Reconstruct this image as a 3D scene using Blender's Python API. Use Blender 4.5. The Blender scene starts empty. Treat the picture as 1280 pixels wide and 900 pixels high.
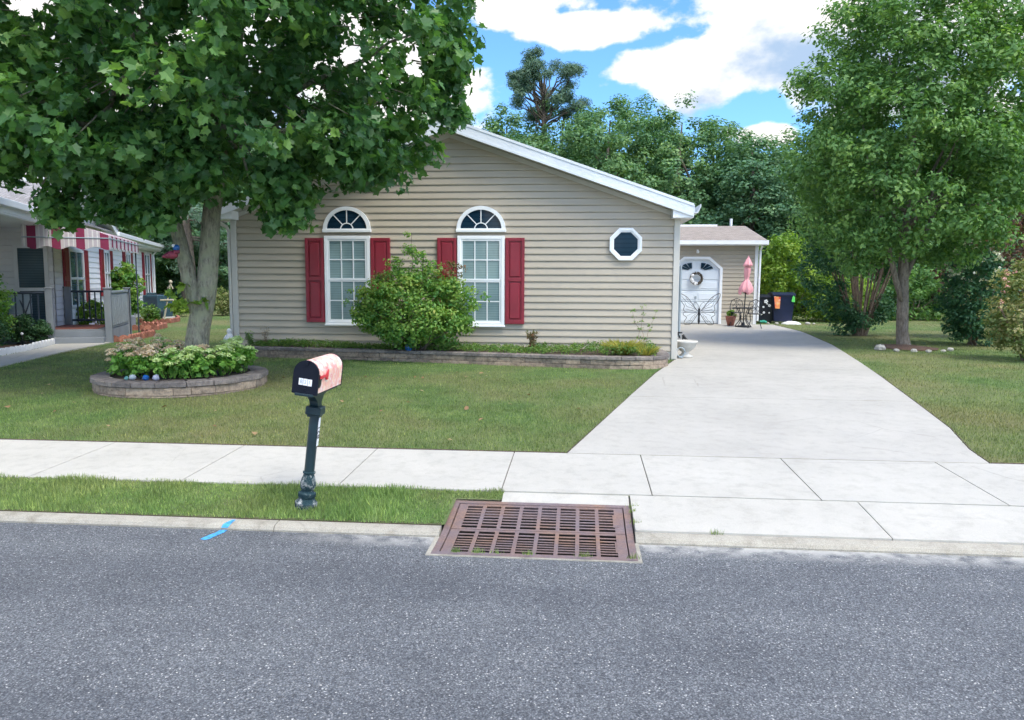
import bpy, math, random
import numpy as np
from mathutils import Vector, Matrix
random.seed(4)
RNG = np.random.default_rng(11)
PI = math.pi
SC = bpy.context.scene
COL = SC.collection

# ------------------------------------------------------------------ materials
def new_mat(name):
    m = bpy.data.materials.new(name); m.use_nodes = True
    nt = m.node_tree
    return m, nt, nt.nodes['Principled BSDF']
def lk(nt, a, b): nt.links.new(a, b)
def node(nt, t, **kw):
    n = nt.nodes.new(t)
    for k, v in kw.items():
        if k.startswith('i_'):
            n.inputs[int(k[2:]) if k[2:].isdigit() else k[2:].replace('_', ' ')].default_value = v
        else: setattr(n, k, v)
    return n
def ramp(nt, fac, stops, interp='LINEAR'):
    r = nt.nodes.new('ShaderNodeValToRGB'); r.color_ramp.interpolation = interp
    e = r.color_ramp.elements
    while len(e) > 1: e.remove(e[0])
    e[0].position = stops[0][0]; e[0].color = (*stops[0][1], 1)
    for p, c in stops[1:]:
        x = e.new(p); x.color = (*c, 1)
    lk(nt, fac, r.inputs[0]); return r.outputs[0]
def pos(nt, scale=(1, 1, 1), obj=False, rot=(0, 0, 0)):
    if obj: s = nt.nodes.new('ShaderNodeTexCoord').outputs['Object']
    else: s = nt.nodes.new('ShaderNodeNewGeometry').outputs['Position']
    mp = nt.nodes.new('ShaderNodeMapping'); mp.inputs['Scale'].default_value = scale; mp.inputs['Rotation'].default_value = rot
    lk(nt, s, mp.inputs[0]); return mp.outputs[0]
def noise(nt, vec, scale, detail=4, rough=.5, out='Fac'):
    n = nt.nodes.new('ShaderNodeTexNoise'); n.inputs['Scale'].default_value = scale
    n.inputs['Detail'].default_value = detail; n.inputs['Roughness'].default_value = rough
    lk(nt, vec, n.inputs['Vector']); return n.outputs[out]
def mixc(nt, fac, a, b, mode='MIX'):
    n = nt.nodes.new('ShaderNodeMix'); n.data_type = 'RGBA'; n.blend_type = mode
    for s, v in ((n.inputs['Factor'], fac), (n.inputs['A'], a), (n.inputs['B'], b)):
        pass
    ins = [n.inputs[0], n.inputs[6], n.inputs[7]]
    for s, v in zip(ins, (fac, a, b)):
        if hasattr(v, 'is_linked') or hasattr(v, 'links'): lk(nt, v, s)
        elif isinstance(v, (int, float)): s.default_value = v
        else: s.default_value = (*v, 1)
    return n.outputs[2]
def bump(nt, b, h, strength=.3, dist=.01):
    n = nt.nodes.new('ShaderNodeBump'); n.inputs['Strength'].default_value = strength; n.inputs['Distance'].default_value = dist
    lk(nt, h, n.inputs['Height']); lk(nt, n.outputs[0], b.inputs['Normal']); return n

def simple(name, col, rough=.6, var=.12, scale=3., metal=0., spec=.5, bmp=0., bscale=60.):
    """painted / moulded surface with slight uneven wear"""
    m, nt, b = new_mat(name)
    p = pos(nt, obj=True)
    n = noise(nt, p, scale, 5, .6)
    lo = tuple(c * (1 - var) for c in col); hi = tuple(min(1, c * (1 + var)) for c in col)
    lk(nt, ramp(nt, n, [(.3, lo), (.7, hi)]), b.inputs['Base Color'])
    b.inputs['Roughness'].default_value = rough; b.inputs['Metallic'].default_value = metal
    b.inputs['Specular IOR Level'].default_value = spec
    if bmp: bump(nt, b, noise(nt, p, bscale, 3), bmp, .004)
    return m

def m_asphalt():
    m, nt, b = new_mat('asphalt'); p = pos(nt)
    v = node(nt, 'ShaderNodeTexVoronoi', i_Scale=140.); lk(nt, p, v.inputs['Vector'])
    cell = ramp(nt, v.outputs['Color'], [(0, (.06, .064, .071)), (.5, (.12, .128, .139)), (.8, (.19, .20, .212)), (.945, (.36, .36, .36)), (1, (.74, .72, .68))])
    edge = ramp(nt, v.outputs['Distance'], [(.0, (1, 1, 1)), (.45, (.95, .95, .95)), (.8, (.45, .45, .47))])
    c = mixc(nt, 1., cell, edge, 'MULTIPLY')
    v2 = node(nt, 'ShaderNodeTexVoronoi', i_Scale=42.); lk(nt, p, v2.inputs['Vector'])
    fl = ramp(nt, v2.outputs['Distance'], [(.0, (1, 1, 1)), (.12, (1, 1, 1)), (.2, (0, 0, 0))])
    sel = ramp(nt, v2.outputs['Color'], [(.62, (0, 0, 0)), (.68, (1, 1, 1))])
    c = mixc(nt, mixc(nt, 1., fl, sel, 'MULTIPLY'), c, (.52, .51, .48))
    big = noise(nt, p, 1.1, 5, .6)
    c = mixc(nt, 1., c, ramp(nt, big, [(.28, (.76, .76, .77)), (.5, (1, 1, 1)), (.72, (1.18, 1.17, 1.14))]), 'MULTIPLY')
    wv = noise(nt, pos(nt, (.12, 1.6, 1)), 1.3, 5, .6); c = mixc(nt, 1., c, ramp(nt, wv, [(.3, (.86, .86, .87)), (.7, (1.12, 1.11, 1.09))]), 'MULTIPLY')
    # dusty strip along the gutter, a stain with a shape of its own
    sx = node(nt, 'ShaderNodeSeparateXYZ'); lk(nt, p, sx.inputs[0])
    def rng(sock, a, bb):
        q = node(nt, 'ShaderNodeMapRange', i_1=a, i_2=bb); lk(nt, sock, q.inputs[0]); return q.outputs[0]
    a1 = rng(sx.outputs['X'], -2.1, -1.1); a2 = rng(sx.outputs['Y'], 4.62, 4.84)
    mm = node(nt, 'ShaderNodeMath', operation='MULTIPLY'); lk(nt, a1, mm.inputs[0]); lk(nt, a2, mm.inputs[1])
    m3 = node(nt, 'ShaderNodeMath', operation='MULTIPLY'); lk(nt, mm.outputs[0], m3.inputs[0]); lk(nt, ramp(nt, noise(nt, p, 9, 4), [(.35, (.1, .1, .1)), (.6, (.9, .9, .9))]), m3.inputs[1])
    c = mixc(nt, m3.outputs[0], c, (.42, .41, .38))
    lk(nt, c, b.inputs['Base Color']); b.inputs['Roughness'].default_value = .85
    bump(nt, b, v.outputs['Distance'], .5, .004)
    return m
def m_concrete(name, col, blot=.10, fine=.06, stain=(.55, .53, .5), amt=.5):
    m, nt, b = new_mat(name); p = pos(nt)
    n1 = noise(nt, p, .9, 6, .62); n2 = noise(nt, p, 160, 2, .5); n3 = noise(nt, p, 7, 6, .7)
    c = ramp(nt, n1, [(.3, tuple(x * (1 - blot) for x in col)), (.68, tuple(x * (1 + blot * .6) for x in col))])
    c = mixc(nt, 1., c, ramp(nt, n2, [(.3, (1 - fine,) * 3), (.7, (1 + fine,) * 3)]), 'MULTIPLY')
    c = mixc(nt, 1., c, ramp(nt, n3, [(.32, tuple(1 - (1 - s) * amt * .5 for s in stain)), (.52, (1, 1, 1))]), 'MULTIPLY')
    vc = node(nt, 'ShaderNodeTexVoronoi', i_Scale=1.1, feature='DISTANCE_TO_EDGE'); wp = mixc(nt, .08, p, noise(nt, p, 3, 6, .7, 'Color')); lk(nt, wp, vc.inputs['Vector'])
    crk = ramp(nt, vc.outputs['Distance'], [(0, (1, 1, 1)), (.004, (1, 1, 1)), (.009, (0, 0, 0))]); sel = ramp(nt, noise(nt, p, .5, 3), [(.54, (0, 0, 0)), (.62, (.32, .32, .32))])
    c = mixc(nt, mixc(nt, 1., crk, sel, 'MULTIPLY'), c, (.2, .18, .15))
    sp = ramp(nt, noise(nt, p, 24, 3, .6), [(.70, (1, 1, 1)), (.76, (.82, .80, .77))]); c = mixc(nt, 1., c, sp, 'MULTIPLY')
    lk(nt, c, b.inputs['Base Color']); b.inputs['Roughness'].default_value = .9; b.inputs['Specular IOR Level'].default_value = .25
    bump(nt, b, n2, .25, .003); return m
def grass_color(nt, p, bright=1.):
    a = noise(nt, p, .35, 4, .6); d = noise(nt, p, 2.6, 6, .7); e = noise(nt, p, 40, 3, .6)
    g = ramp(nt, d, [(.25, (.06 * bright, .10 * bright, .034 * bright)), (.5, (.098 * bright, .160 * bright, .055 * bright)), (.75, (.17 * bright, .225 * bright, .09 * bright))])
    dry = ramp(nt, e, [(.3, (.17, .165, .08)), (.7, (.27, .24, .13))])
    f = ramp(nt, a, [(.42, (.05, .05, .05)), (.64, (.75, .75, .75))])
    return mixc(nt, f, g, dry), e
def m_lawn():
    m, nt, b = new_mat('lawn'); p = pos(nt); c, e = grass_color(nt, p, 1.)
    lk(nt, c, b.inputs['Base Color']); b.inputs['Roughness'].default_value = 1; b.inputs['Specular IOR Level'].default_value = .1
    bump(nt, b, e, .8, .03); return m
def attr(nt, name='rnd'):
    a = nt.nodes.new('ShaderNodeAttribute'); a.attribute_name = name; return a.outputs['Fac']
def finish_leaf(nt, b, c, trans, rough=.55, spec=.35):
    lk(nt, c, b.inputs['Base Color']); b.inputs['Roughness'].default_value = rough; b.inputs['Specular IOR Level'].default_value = spec
    t = nt.nodes.new('ShaderNodeBsdfTranslucent')
    lk(nt, mixc(nt, 1., c, (1.5, 1.6, .7), 'MULTIPLY'), t.inputs[0])
    mx = nt.nodes.new('ShaderNodeMixShader'); mx.inputs[0].default_value = trans
    lk(nt, b.outputs[0], mx.inputs[1]); lk(nt, t.outputs[0], mx.inputs[2])
    lk(nt, mx.outputs[0], nt.nodes['Material Output'].inputs[0])
def m_leaf(name, stops, trans=.3, rough=.55, spec=.35, patch=None):
    m, nt, b = new_mat(name)
    c = ramp(nt, attr(nt), stops)
    if patch:
        p = pos(nt); c = mixc(nt, ramp(nt, noise(nt, p, patch[0], 3), [(.5, (0, 0, 0)), (.68, (1, 1, 1))]), c, patch[1])
    finish_leaf(nt, b, c, trans, rough, spec); return m
def m_blade(name, bright):
    m, nt, b = new_mat(name); p = pos(nt); c, e = grass_color(nt, p, bright)
    v = ramp(nt, attr(nt), [(0, (.65, .72, .5)), (.5, (1, 1, 1)), (.9, (1.4, 1.35, 1.1)), (1, (2.1, 1.8, 1.5))])
    c = mixc(nt, 1., c, v, 'MULTIPLY'); finish_leaf(nt, b, c, .25, .6, .25); return m
def m_bark(name, a, bb, scale=14, strength=.8, lich=None):
    m, nt, b = new_mat(name); p = pos(nt, (1, 1, .28))
    n = noise(nt, p, scale, 8, .72); c = ramp(nt, n, [(.35, a), (.62, bb)])
    if lich: c = mixc(nt, ramp(nt, noise(nt, pos(nt), 5, 5, .65), [(.45, (0, 0, 0)), (.62, (.75, .75, .75))]), c, lich)
    lk(nt, c, b.inputs['Base Color']); b.inputs['Roughness'].default_value = .95; b.inputs['Specular IOR Level'].default_value = .15
    bump(nt, b, n, strength, .03); return m
def m_block(name, stops, mortar=None):
    m, nt, b = new_mat(name); p = pos(nt)
    n = noise(nt, p, 16, 8, .75)
    r = attr(nt)
    c = ramp(nt, n, [(.3, stops[0]), (.5, stops[1]), (.72, stops[2])])
    c = mixc(nt, 1., c, ramp(nt, r, [(0, (.7, .7, .72)), (1, (1.3, 1.25, 1.2))]), 'MULTIPLY')
    lk(nt, c, b.inputs['Base Color']); b.inputs['Roughness'].default_value = .95; b.inputs['Specular IOR Level'].default_value = .2
    bump(nt, b, n, .9, .02); return m
def m_shingle(name, col):
    m, nt, b = new_mat(name); p = pos(nt, obj=True)
    br = node(nt, 'ShaderNodeTexBrick'); lk(nt, p, br.inputs['Vector'])
    br.inputs['Scale'].default_value = 3.2; br.inputs['Color1'].default_value = (*[c * .8 for c in col], 1); br.inputs['Color2'].default_value = (*[c * 1.15 for c in col], 1)
    br.inputs['Mortar'].default_value = (*[c * .5 for c in col], 1); br.inputs['Mortar Size'].default_value = .012
    c = mixc(nt, 1., br.outputs[0], ramp(nt, noise(nt, p, 60, 3), [(.3, (.8, .8, .8)), (.7, (1.2, 1.2, 1.2))]), 'MULTIPLY')
    lk(nt, c, b.inputs['Base Color']); b.inputs['Roughness'].default_value = .95; return m
def m_pane(name, dark, light, period=.045):
    """window glass with closed horizontal blinds behind it"""
    m, nt, b = new_mat(name); p = pos(nt, obj=True)
    sx = node(nt, 'ShaderNodeSeparateXYZ'); lk(nt, p, sx.inputs[0])
    w = node(nt, 'ShaderNodeMath', operation='MULTIPLY', i_1=1 / period); lk(nt, sx.outputs['Z'], w.inputs[0])
    fr = node(nt, 'ShaderNodeMath', operation='FRACT'); lk(nt, w.outputs[0], fr.inputs[0])
    c = ramp(nt, fr.outputs[0], [(0, dark), (.25, light), (.8, light), (1, dark)])
    c = mixc(nt, 1., c, ramp(nt, noise(nt, p, 1.6, 3), [(.3, (.7, .75, .78)), (.7, (1.15, 1.12, 1.1))]), 'MULTIPLY')
    lk(nt, c, b.inputs['Base Color']); b.inputs['Roughness'].default_value = .06; b.inputs['Specular IOR Level'].default_value = .28; return m
def m_flower_print(name, base, cols, scale):
    m, nt, b = new_mat(name); p = pos(nt, obj=True)
    v = node(nt, 'ShaderNodeTexVoronoi', i_Scale=scale); lk(nt, p, v.inputs['Vector'])
    n = noise(nt, p, scale * 1.3, 4, .6, 'Fac')
    c = ramp(nt, v.outputs['Color'], cols)
    f = ramp(nt, n, [(.37, (0, 0, 0)), (.5, (1, 1, 1))])
    sep = node(nt, 'ShaderNodeSeparateXYZ'); lk(nt, p, sep.inputs[0])
    c = mixc(nt, f, base, c)
    lk(nt, c, b.inputs['Base Color']); b.inputs['Roughness'].default_value = .35; return m

M = {}
M['asphalt'] = m_asphalt()
M['walk'] = m_concrete('sidewalk_concrete', (.455, .435, .39), .09, .07, amt=.6)
M['drive'] = m_concrete('driveway_concrete', (.425, .405, .365), .10, .07, amt=.5)
M['curbc'] = m_concrete('curb_concrete', (.37, .345, .29), .2, .2, amt=1.2)
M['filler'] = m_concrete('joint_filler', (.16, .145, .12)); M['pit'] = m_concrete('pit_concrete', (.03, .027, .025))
M['lawn'] = m_lawn(); M['blade'] = m_blade('lawn_blades', 1.38); M['blade2'] = m_blade('verge_blades', 1.85)
M['soil'] = simple('soil', (.07, .05, .035), 1, .4, 20, bmp=.8)
M['mulch'] = simple('mulch', (.13, .075, .05), 1, .5, 40, bmp=.9)
M['siding'] = simple('beige_vinyl', (.415, .365, .29), .45, .06, .7)
M['sidingw'] = simple('white_vinyl', (.82, .83, .85), .45, .05, .7)
M['trim'] = simple('beige_trim', (.52, .50, .455), .4, .05, 1)
M['white'] = simple('white_trim', (.80, .82, .84), .35, .05, 1.5)
M['fascia'] = simple('white_aluminium', (.66, .70, .74), .35, .08, 1.2)
M['red'] = simple('burgundy_vinyl', (.225, .013, .028), .42, .14, 2.2)
M['shingle'] = m_shingle('roof_shingle', (.26, .245, .24))
M['shingleg'] = m_shingle('garage_shingle', (.29, .245, .21))
M['pane'] = m_pane('window_pane', (.15, .225, .235), (.21, .30, .31))
M['paned'] = m_pane('dark_pane', (.006, .022, .042), (.012, .035, .06), .08)
M['paned'].node_tree.nodes['Principled BSDF'].inputs['Specular IOR Level'].default_value = .12
M['panen'] = m_pane('neighbour_pane', (.05, .09, .11), (.09, .14, .17), .06)
M['black'] = simple('black_metal', (.012, .016, .024), .35, .2, 8)
M['post'] = simple('post_paint', (.01, .028, .036), .35, .25, 10)
M['postworn'] = m_block('worn_post_paint', [(.012, .03, .04), (.02, .045, .055), (.55, .56, .56)]); M['boxdoor'] = simple('mailbox_black', (.004, .006, .014), .45, .2, 6, spec=.25)
M['mailcover'] = m_flower_print('mailbox_cover', (.85, .70, .69), [(0, (.85, .32, .26)), (.3, (.9, .55, .42)), (.6, (.78, .25, .25)), (.8, (.88, .68, .5)), (1, (.8, .45, .5))], 26)
M['flagred'] = simple('flag_red', (.6, .03, .05), .4, .1)
M['label'] = simple('label_white', (.82, .82, .84), .5, .03)
M['grate'] = None
M['block'] = m_block('retaining_block', [(.12, .10, .085), (.29, .235, .185), (.44, .365, .29)])
M['cap'] = m_block('cap_block', [(.10, .09, .085), (.20, .18, .17), (.31, .28, .26)])
M['brickedge'] = m_block('scalloped_brick', [(.2, .07, .05), (.36, .15, .11), (.5, .27, .2)])
M['bark'] = m_bark('maple_bark', (.10, .092, .072), (.34, .32, .25), 26, 1., (.29, .30, .2))
M['bark2'] = m_bark('grey_bark', (.11, .09, .075), (.28, .24, .2), 30, 1.)
M['barkd'] = m_bark('dark_bark', (.05, .042, .036), (.16, .135, .11), 18, 1.)
M['stem'] = m_bark('shrub_stem', (.14, .10, .08), (.34, .25, .20), 30, .4)
M['deck'] = simple('deck_grey', (.20, .22, .245), .6, .15, 2)
M['rail'] = simple('rail_dark', (.035, .05, .075), .5, .15, 3)
M['deckwhite'] = simple('deck_side', (.27, .30, .32), .6, .12, 3)
M['floorred'] = simple('deck_mat', (.22, .08, .06), .8, .2, 8)
M['door'] = simple('garage_door', (.74, .80, .86), .4, .04, 1)
M['umb'] = simple('umbrella_pink', (.78, .36, .40), .8, .12, 6)
M['bin'] = simple('bin_navy', (.008, .014, .05), .4, .2, 4)
M['bin2'] = simple('bin_dark', (.01, .012, .025), .4, .2, 4)
M['green'] = simple('plastic_green', (.12, .62, .12), .5, .1)
M['teal'] = simple('teal_cloth', (.05, .38, .28), .7, .2)
M['towel'] = m_flower_print('flower_towel', (.85, .55, .42), [(0, (.7, .02, .02)), (.5, (.85, .2, .1)), (1, (.9, .5, .15))], 7)
M['terra'] = simple('terracotta', (.34, .13, .09), .8, .15, 6)
M['stone'] = simple('pale_stone', (.42, .40, .36), .9, .15, 9, bmp=.5)
M['urn'] = simple('urn_concrete', (.50, .49, .455), .85, .08, 8, bmp=.3)
M['statue'] = simple('white_plaster', (.75, .75, .75), .7, .06, 10)
M['ac'] = simple('ac_teal', (.03, .07, .095), .5, .15, 4)
M['meter'] = simple('meter_grey', (.30, .36, .40), .5, .1, 4)
M['panel'] = simple('grey_blue_panel', (.33, .40, .46), .5, .08, 3)
M['glassblue'] = simple('glass_blue', (.015, .10, .34), .2, .4, 30)
M['glassteal'] = simple('glass_teal', (.10, .26, .25), .25, .3, 30)
M['glasswhite'] = simple('glass_white', (.26, .28, .38), .25, .4, 30)
M['birdred'] = simple('bird_red', (.22, .03, .06), .6, .2, 10)
M['wood'] = simple('pale_wood', (.45, .40, .30), .8, .1, 10)
M['paint'] = simple('blue_paint', (.06, .30, .62), .85, .5, 40)
M['creamfl'] = m_leaf('cream_flower', [(0, (.74, .58, .44)), (.5, (.86, .66, .52)), (1, (.9, .82, .56))], .15)
M['greenfl'] = m_leaf('lime_flower', [(0, (.54, .70, .28)), (1, (.76, .84, .46))], .2)
M['whitefl'] = m_leaf('white_flower', [(0, (.62, .6, .5)), (1, (.8, .78, .66))], .2)
M['pinkfl'] = m_leaf('pink_flower', [(0, (.6, .25, .26)), (1, (.75, .45, .4))], .2)
M['goldgrass'] = m_leaf('gold_grass', [(0, (.3, .3, .06)), (1, (.5, .45, .12))], .3)
M['lf_maple'] = m_leaf('maple_leaf', [(0, (0.037, 0.11, 0.04)), (0.5, (0.07, 0.171, 0.051)), (0.8, (0.127, 0.259, 0.066)), (1, (0.242, 0.396, 0.099))], .4, .42, .4)
M['lf_right'] = m_leaf('ash_leaf', [(0, (0.067, 0.159, 0.055)), (0.5, (0.116, 0.238, 0.067)), (0.85, (0.189, 0.323, 0.085)), (1, (0.305, 0.427, 0.11))], .33)
M['lf_bg'] = m_leaf('oak_leaf', [(0, (0.065, 0.156, 0.065)), (0.5, (0.111, 0.227, 0.091)), (1, (0.221, 0.338, 0.117))], .25)
M['lf_bg2'] = m_leaf('far_leaf', [(0, (0.058, 0.143, 0.078)), (0.5, (0.098, 0.208, 0.104)), (1, (0.182, 0.293, 0.13))], .25)
M['lf_pine'] = m_leaf('pine_needle', [(0, (0.063, 0.132, 0.086)), (1, (0.138, 0.218, 0.138))], .15)
M['lf_yel'] = m_leaf('lime_leaf', [(0, (.09, .18, .03)), (.5, (.17, .29, .045)), (1, (.32, .40, .07))], .4)
M['lf_shrub'] = m_leaf('shrub_leaf', [(0, (0.05, 0.185, 0.05)), (0.5, (0.157, 0.302, 0.062)), (0.85, (0.28, 0.403, 0.09)), (1, (0.448, 0.426, 0.123))], .35)
M['lf_shrubr'] = m_leaf('reddish_leaf', [(0, (.07, .10, .03)), (.5, (.15, .13, .05)), (1, (.22, .08, .05))], .35)
M['lf_dark'] = m_leaf('dark_shrub_leaf', [(0, (0.027, 0.094, 0.053)), (0.6, (0.053, 0.144, 0.065)), (1, (0.1, 0.213, 0.088))], .25)
M['lf_pinkshrub'] = m_leaf('variegated_leaf', [(0, (.10, .18, .05)), (.5, (.22, .26, .10)), (1, (.46, .38, .2))], .35)
M['lf_red'] = m_leaf('red_tree_leaf', [(0, (.07, .06, .04)), (1, (.2, .09, .07))], .3)
M['lf_bed'] = m_leaf('bed_leaf', [(0, (.06, .15, .035)), (.6, (.13, .24, .055)), (1, (.27, .33, .09))], .35)
M['lf_sedum'] = m_leaf('sedum_leaf', [(0, (.07, .19, .035)), (.5, (.15, .33, .055)), (1, (.28, .46, .09))], .3)
M['lf_hedge'] = m_leaf('yew_leaf', [(0, (.025, .08, .035)), (1, (.07, .155, .055))], .2)

def m_grate():
    m, nt, b = new_mat('rusty_iron'); p = pos(nt)
    n = noise(nt, p, 3.2, 6, .65); n2 = noise(nt, p, 60, 4, .7)
    c = ramp(nt, n, [(.32, (.21, .17, .18)), (.5, (.225, .16, .15)), (.7, (.30, .18, .12))])
    c = mixc(nt, 1., c, ramp(nt, n2, [(.3, (.78, .78, .8)), (.7, (1.2, 1.18, 1.15))]), 'MULTIPLY')
    lk(nt, c, b.inputs['Base Color']); b.inputs['Roughness'].default_value = .6; b.inputs['Metallic'].default_value = .25
    bump(nt, b, n2, .4, .003); return m
M['grate'] = m_grate()

# ------------------------------------------------------------------ mesh helpers
class MB:
    def __init__(s): s.v = []; s.f = []; s.r = []
    def add(s, vs, fs, r=None):
        o = len(s.v); s.v += [tuple(v) for v in vs]; s.f += [tuple(i + o for i in f) for f in fs]
        s.r += [random.random() if r is None else r] * len(fs); return s
    def box(s, x0, x1, y0, y1, z0, z1, r=None):
        return s.add([(x0, y0, z0), (x1, y0, z0), (x1, y1, z0), (x0, y1, z0), (x0, y0, z1), (x1, y0, z1), (x1, y1, z1), (x0, y1, z1)],
                     [(0, 3, 2, 1), (4, 5, 6, 7), (0, 1, 5, 4), (1, 2, 6, 5), (2, 3, 7, 6), (3, 0, 4, 7)], r)
    def bbox(s, x0, x1, y0, y1, z0, z1, c=.01, r=None):
        """box with chamfered edges"""
        vs = []; xs, ys, zs = (x0, x1), (y0, y1), (z0, z1); idx = {}
        for i in (0, 1):
            for j in (0, 1):
                for k in (0, 1):
                    X, Y, Z = xs[i], ys[j], zs[k]; dx, dy, dz = c * (1 - 2 * i), c * (1 - 2 * j), c * (1 - 2 * k)
                    idx[(i, j, k, 0)] = len(vs); vs.append((X, Y + dy, Z + dz))
                    idx[(i, j, k, 1)] = len(vs); vs.append((X + dx, Y, Z + dz))
                    idx[(i, j, k, 2)] = len(vs); vs.append((X + dx, Y + dy, Z))
        g = lambda *a: idx[a]; fs = []
        for i in (0, 1): fs.append((g(i, 0, 0, 0), g(i, 1, 0, 0), g(i, 1, 1, 0), g(i, 0, 1, 0)))
        for j in (0, 1): fs.append((g(0, j, 0, 1), g(1, j, 0, 1), g(1, j, 1, 1), g(0, j, 1, 1)))
        for k in (0, 1): fs.append((g(0, 0, k, 2), g(1, 0, k, 2), g(1, 1, k, 2), g(0, 1, k, 2)))
        for a in (0, 1):
            for b_ in (0, 1):
                fs.append((g(a, b_, 0, 0), g(a, b_, 0, 1), g(a, b_, 1, 1), g(a, b_, 1, 0)))
                fs.append((g(a, 0, b_, 0), g(a, 0, b_, 2), g(a, 1, b_, 2), g(a, 1, b_, 0)))
                fs.append((g(0, a, b_, 1), g(0, a, b_, 2), g(1, a, b_, 2), g(1, a, b_, 1)))
        for i in (0, 1):
            for j in (0, 1):
                for k in (0, 1): fs.append((g(i, j, k, 0), g(i, j, k, 1), g(i, j, k, 2)))
        return s.add(vs, fs, r)
    def prism(s, poly, a, b, axis='y', r=None):
        """extrude a 2D polygon: axis y -> poly is (x,z); axis z -> (x,y); axis x -> (y,z)"""
        n = len(poly)
        def P(p, t):
            return (p[0], t, p[1]) if axis == 'y' else ((p[0], p[1], t) if axis == 'z' else (t, p[0], p[1]))
        vs = [P(p, a) for p in poly] + [P(p, b) for p in poly]
        fs = [tuple(range(n)), tuple(range(2 * n - 1, n - 1, -1))] + [(i, i + n, (i + 1) % n + n, (i + 1) % n) for i in range(n)]
        return s.add(vs, fs, r)
    def quad(s, a, b, c, d, r=None): return s.add([a, b, c, d], [(0, 1, 2, 3)], r)
    def tube(s, pts, rad, n=8, cap=True, r=None):
        pts = [Vector(p) for p in pts]; rad = rad if isinstance(rad, (list, tuple)) else [rad] * len(pts)
        vs = []; prev = None
        for i, p in enumerate(pts):
            t = (pts[min(i + 1, len(pts) - 1)] - pts[max(i - 1, 0)]).normalized()
            if prev is None:
                a = t.cross(Vector((0, 0, 1)))
                if a.length < 1e-3: a = t.cross(Vector((0, 1, 0)))
            else: a = prev - t * prev.dot(t)
            a.normalize(); prev = a; b = t.cross(a)
            for k in range(n):
                an = 2 * PI * k / n; vs.append(p + (a * math.cos(an) + b * math.sin(an)) * rad[i])
        fs = []
        for i in range(len(pts) - 1):
            for k in range(n): fs.append((i * n + k, i * n + (k + 1) % n, (i + 1) * n + (k + 1) % n, (i + 1) * n + k))
        if cap: fs += [tuple(range(n - 1, -1, -1)), tuple(range((len(pts) - 1) * n, len(pts) * n))]
        return s.add(vs, fs, r)
    def lathe(s, prof, c=(0, 0, 0), n=20, r=None, squash=1.):
        vs = []
        for (R, z) in prof:
            for k in range(n):
                a = 2 * PI * k / n; vs.append((c[0] + R * math.cos(a), c[1] + R * math.sin(a) * squash, c[2] + z))
        fs = []
        for i in range(len(prof) - 1):
            for k in range(n): fs.append((i * n + k, i * n + (k + 1) % n, (i + 1) * n + (k + 1) % n, (i + 1) * n + k))
        fs += [tuple(range(n - 1, -1, -1)), tuple(range((len(prof) - 1) * n, len(prof) * n))]
        return s.add(vs, fs, r)
    def ball(s, c, rad, n=10, sq=1., jit=0.):
        vs = []; m = n // 2 + 1
        for i in range(m + 1):
            th = PI * i / m
            for k in range(n):
                a = 2 * PI * k / n; q = rad * (1 + random.uniform(-jit, jit))
                vs.append((c[0] + q * math.sin(th) * math.cos(a), c[1] + q * math.sin(th) * math.sin(a), c[2] + q * math.cos(th) * sq))
        fs = [(i * n + k, (i + 1) * n + k, (i + 1) * n + (k + 1) % n, i * n + (k + 1) % n) for i in range(m) for k in range(n)]
        return s.add(vs, fs)
    def xf(s, mat):
        s.v = [tuple(mat @ Vector(v)) for v in s.v]; return s

ROOTM = {}      # object name -> inverse matrix of its top-level object
def link(name, me, mat, parent=None, smooth=False):
    o = bpy.data.objects.new(name, me); COL.objects.link(o)
    if mat: me.materials.append(mat)
    if parent is not None: o.parent = parent
    if smooth:
        me.polygons.foreach_set('use_smooth', [True] * len(me.polygons))
    return o
def rootinv(parent):
    return ROOTM.get(parent.name) if parent is not None else None
def part(name, mb, mat, parent=None, smooth=False, local=False, auto=None):
    """mb in world coordinates (or in the root's own frame when local)"""
    inv = rootinv(parent)
    vs = mb.v
    if inv is not None and not local: vs = [tuple(inv @ Vector(v)) for v in vs]
    me = bpy.data.meshes.new(name); me.from_pydata(vs, [], mb.f)
    a = me.attributes.new('rnd', 'FLOAT', 'FACE'); a.data.foreach_set('value', mb.r)
    me.update()
    o = link(name, me, mat, parent, smooth)
    if parent is not None: ROOTM[o.name] = inv if inv is not None else Matrix.Identity(4)
    else: ROOTM[o.name] = Matrix.Identity(4)
    if smooth and auto:
        try: me.set_sharp_from_angle(angle=math.radians(auto))
        except Exception: pass
    return o
def tag(o, label=None, cat=None, group=None, kind=None):
    if label: o['label'] = label
    if cat: o['category'] = cat
    if group: o['group'] = group
    if kind: o['kind'] = kind
    return o
def thing(name, label, cat, loc=(0, 0, 0), rz=0, group=None):
    o = bpy.data.objects.new(name, None); COL.objects.link(o); o.location = loc; o.rotation_euler = (0, 0, rz)
    o.empty_display_size = .2
    ROOTM[o.name] = (Matrix.Translation(Vector(loc)) @ Matrix.Rotation(rz, 4, 'Z')).inverted()
    return tag(o, label, cat, group)
def struct(name, mb, mat): return tag(part(name, mb, mat), kind='structure')
def solo(name, mb, mat, label, cat, group=None, smooth=False): return tag(part(name, mb, mat, smooth=smooth), label, cat, group)
def dup(root, loc, label, rz=None, scale=None, group=None):
    c = root.copy(); COL.objects.link(c); c.location = loc; c['label'] = label
    if rz is not None: c.rotation_euler[2] = rz
    if scale is not None: c.scale = scale if isinstance(scale, tuple) else (scale,) * 3
    if group: c['group'] = group
    def rec(src, dst):
        for ch in list(src.children):
            k = ch.copy(); COL.objects.link(k); k.parent = dst; rec(ch, k)
    rec(root, c); return c

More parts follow.
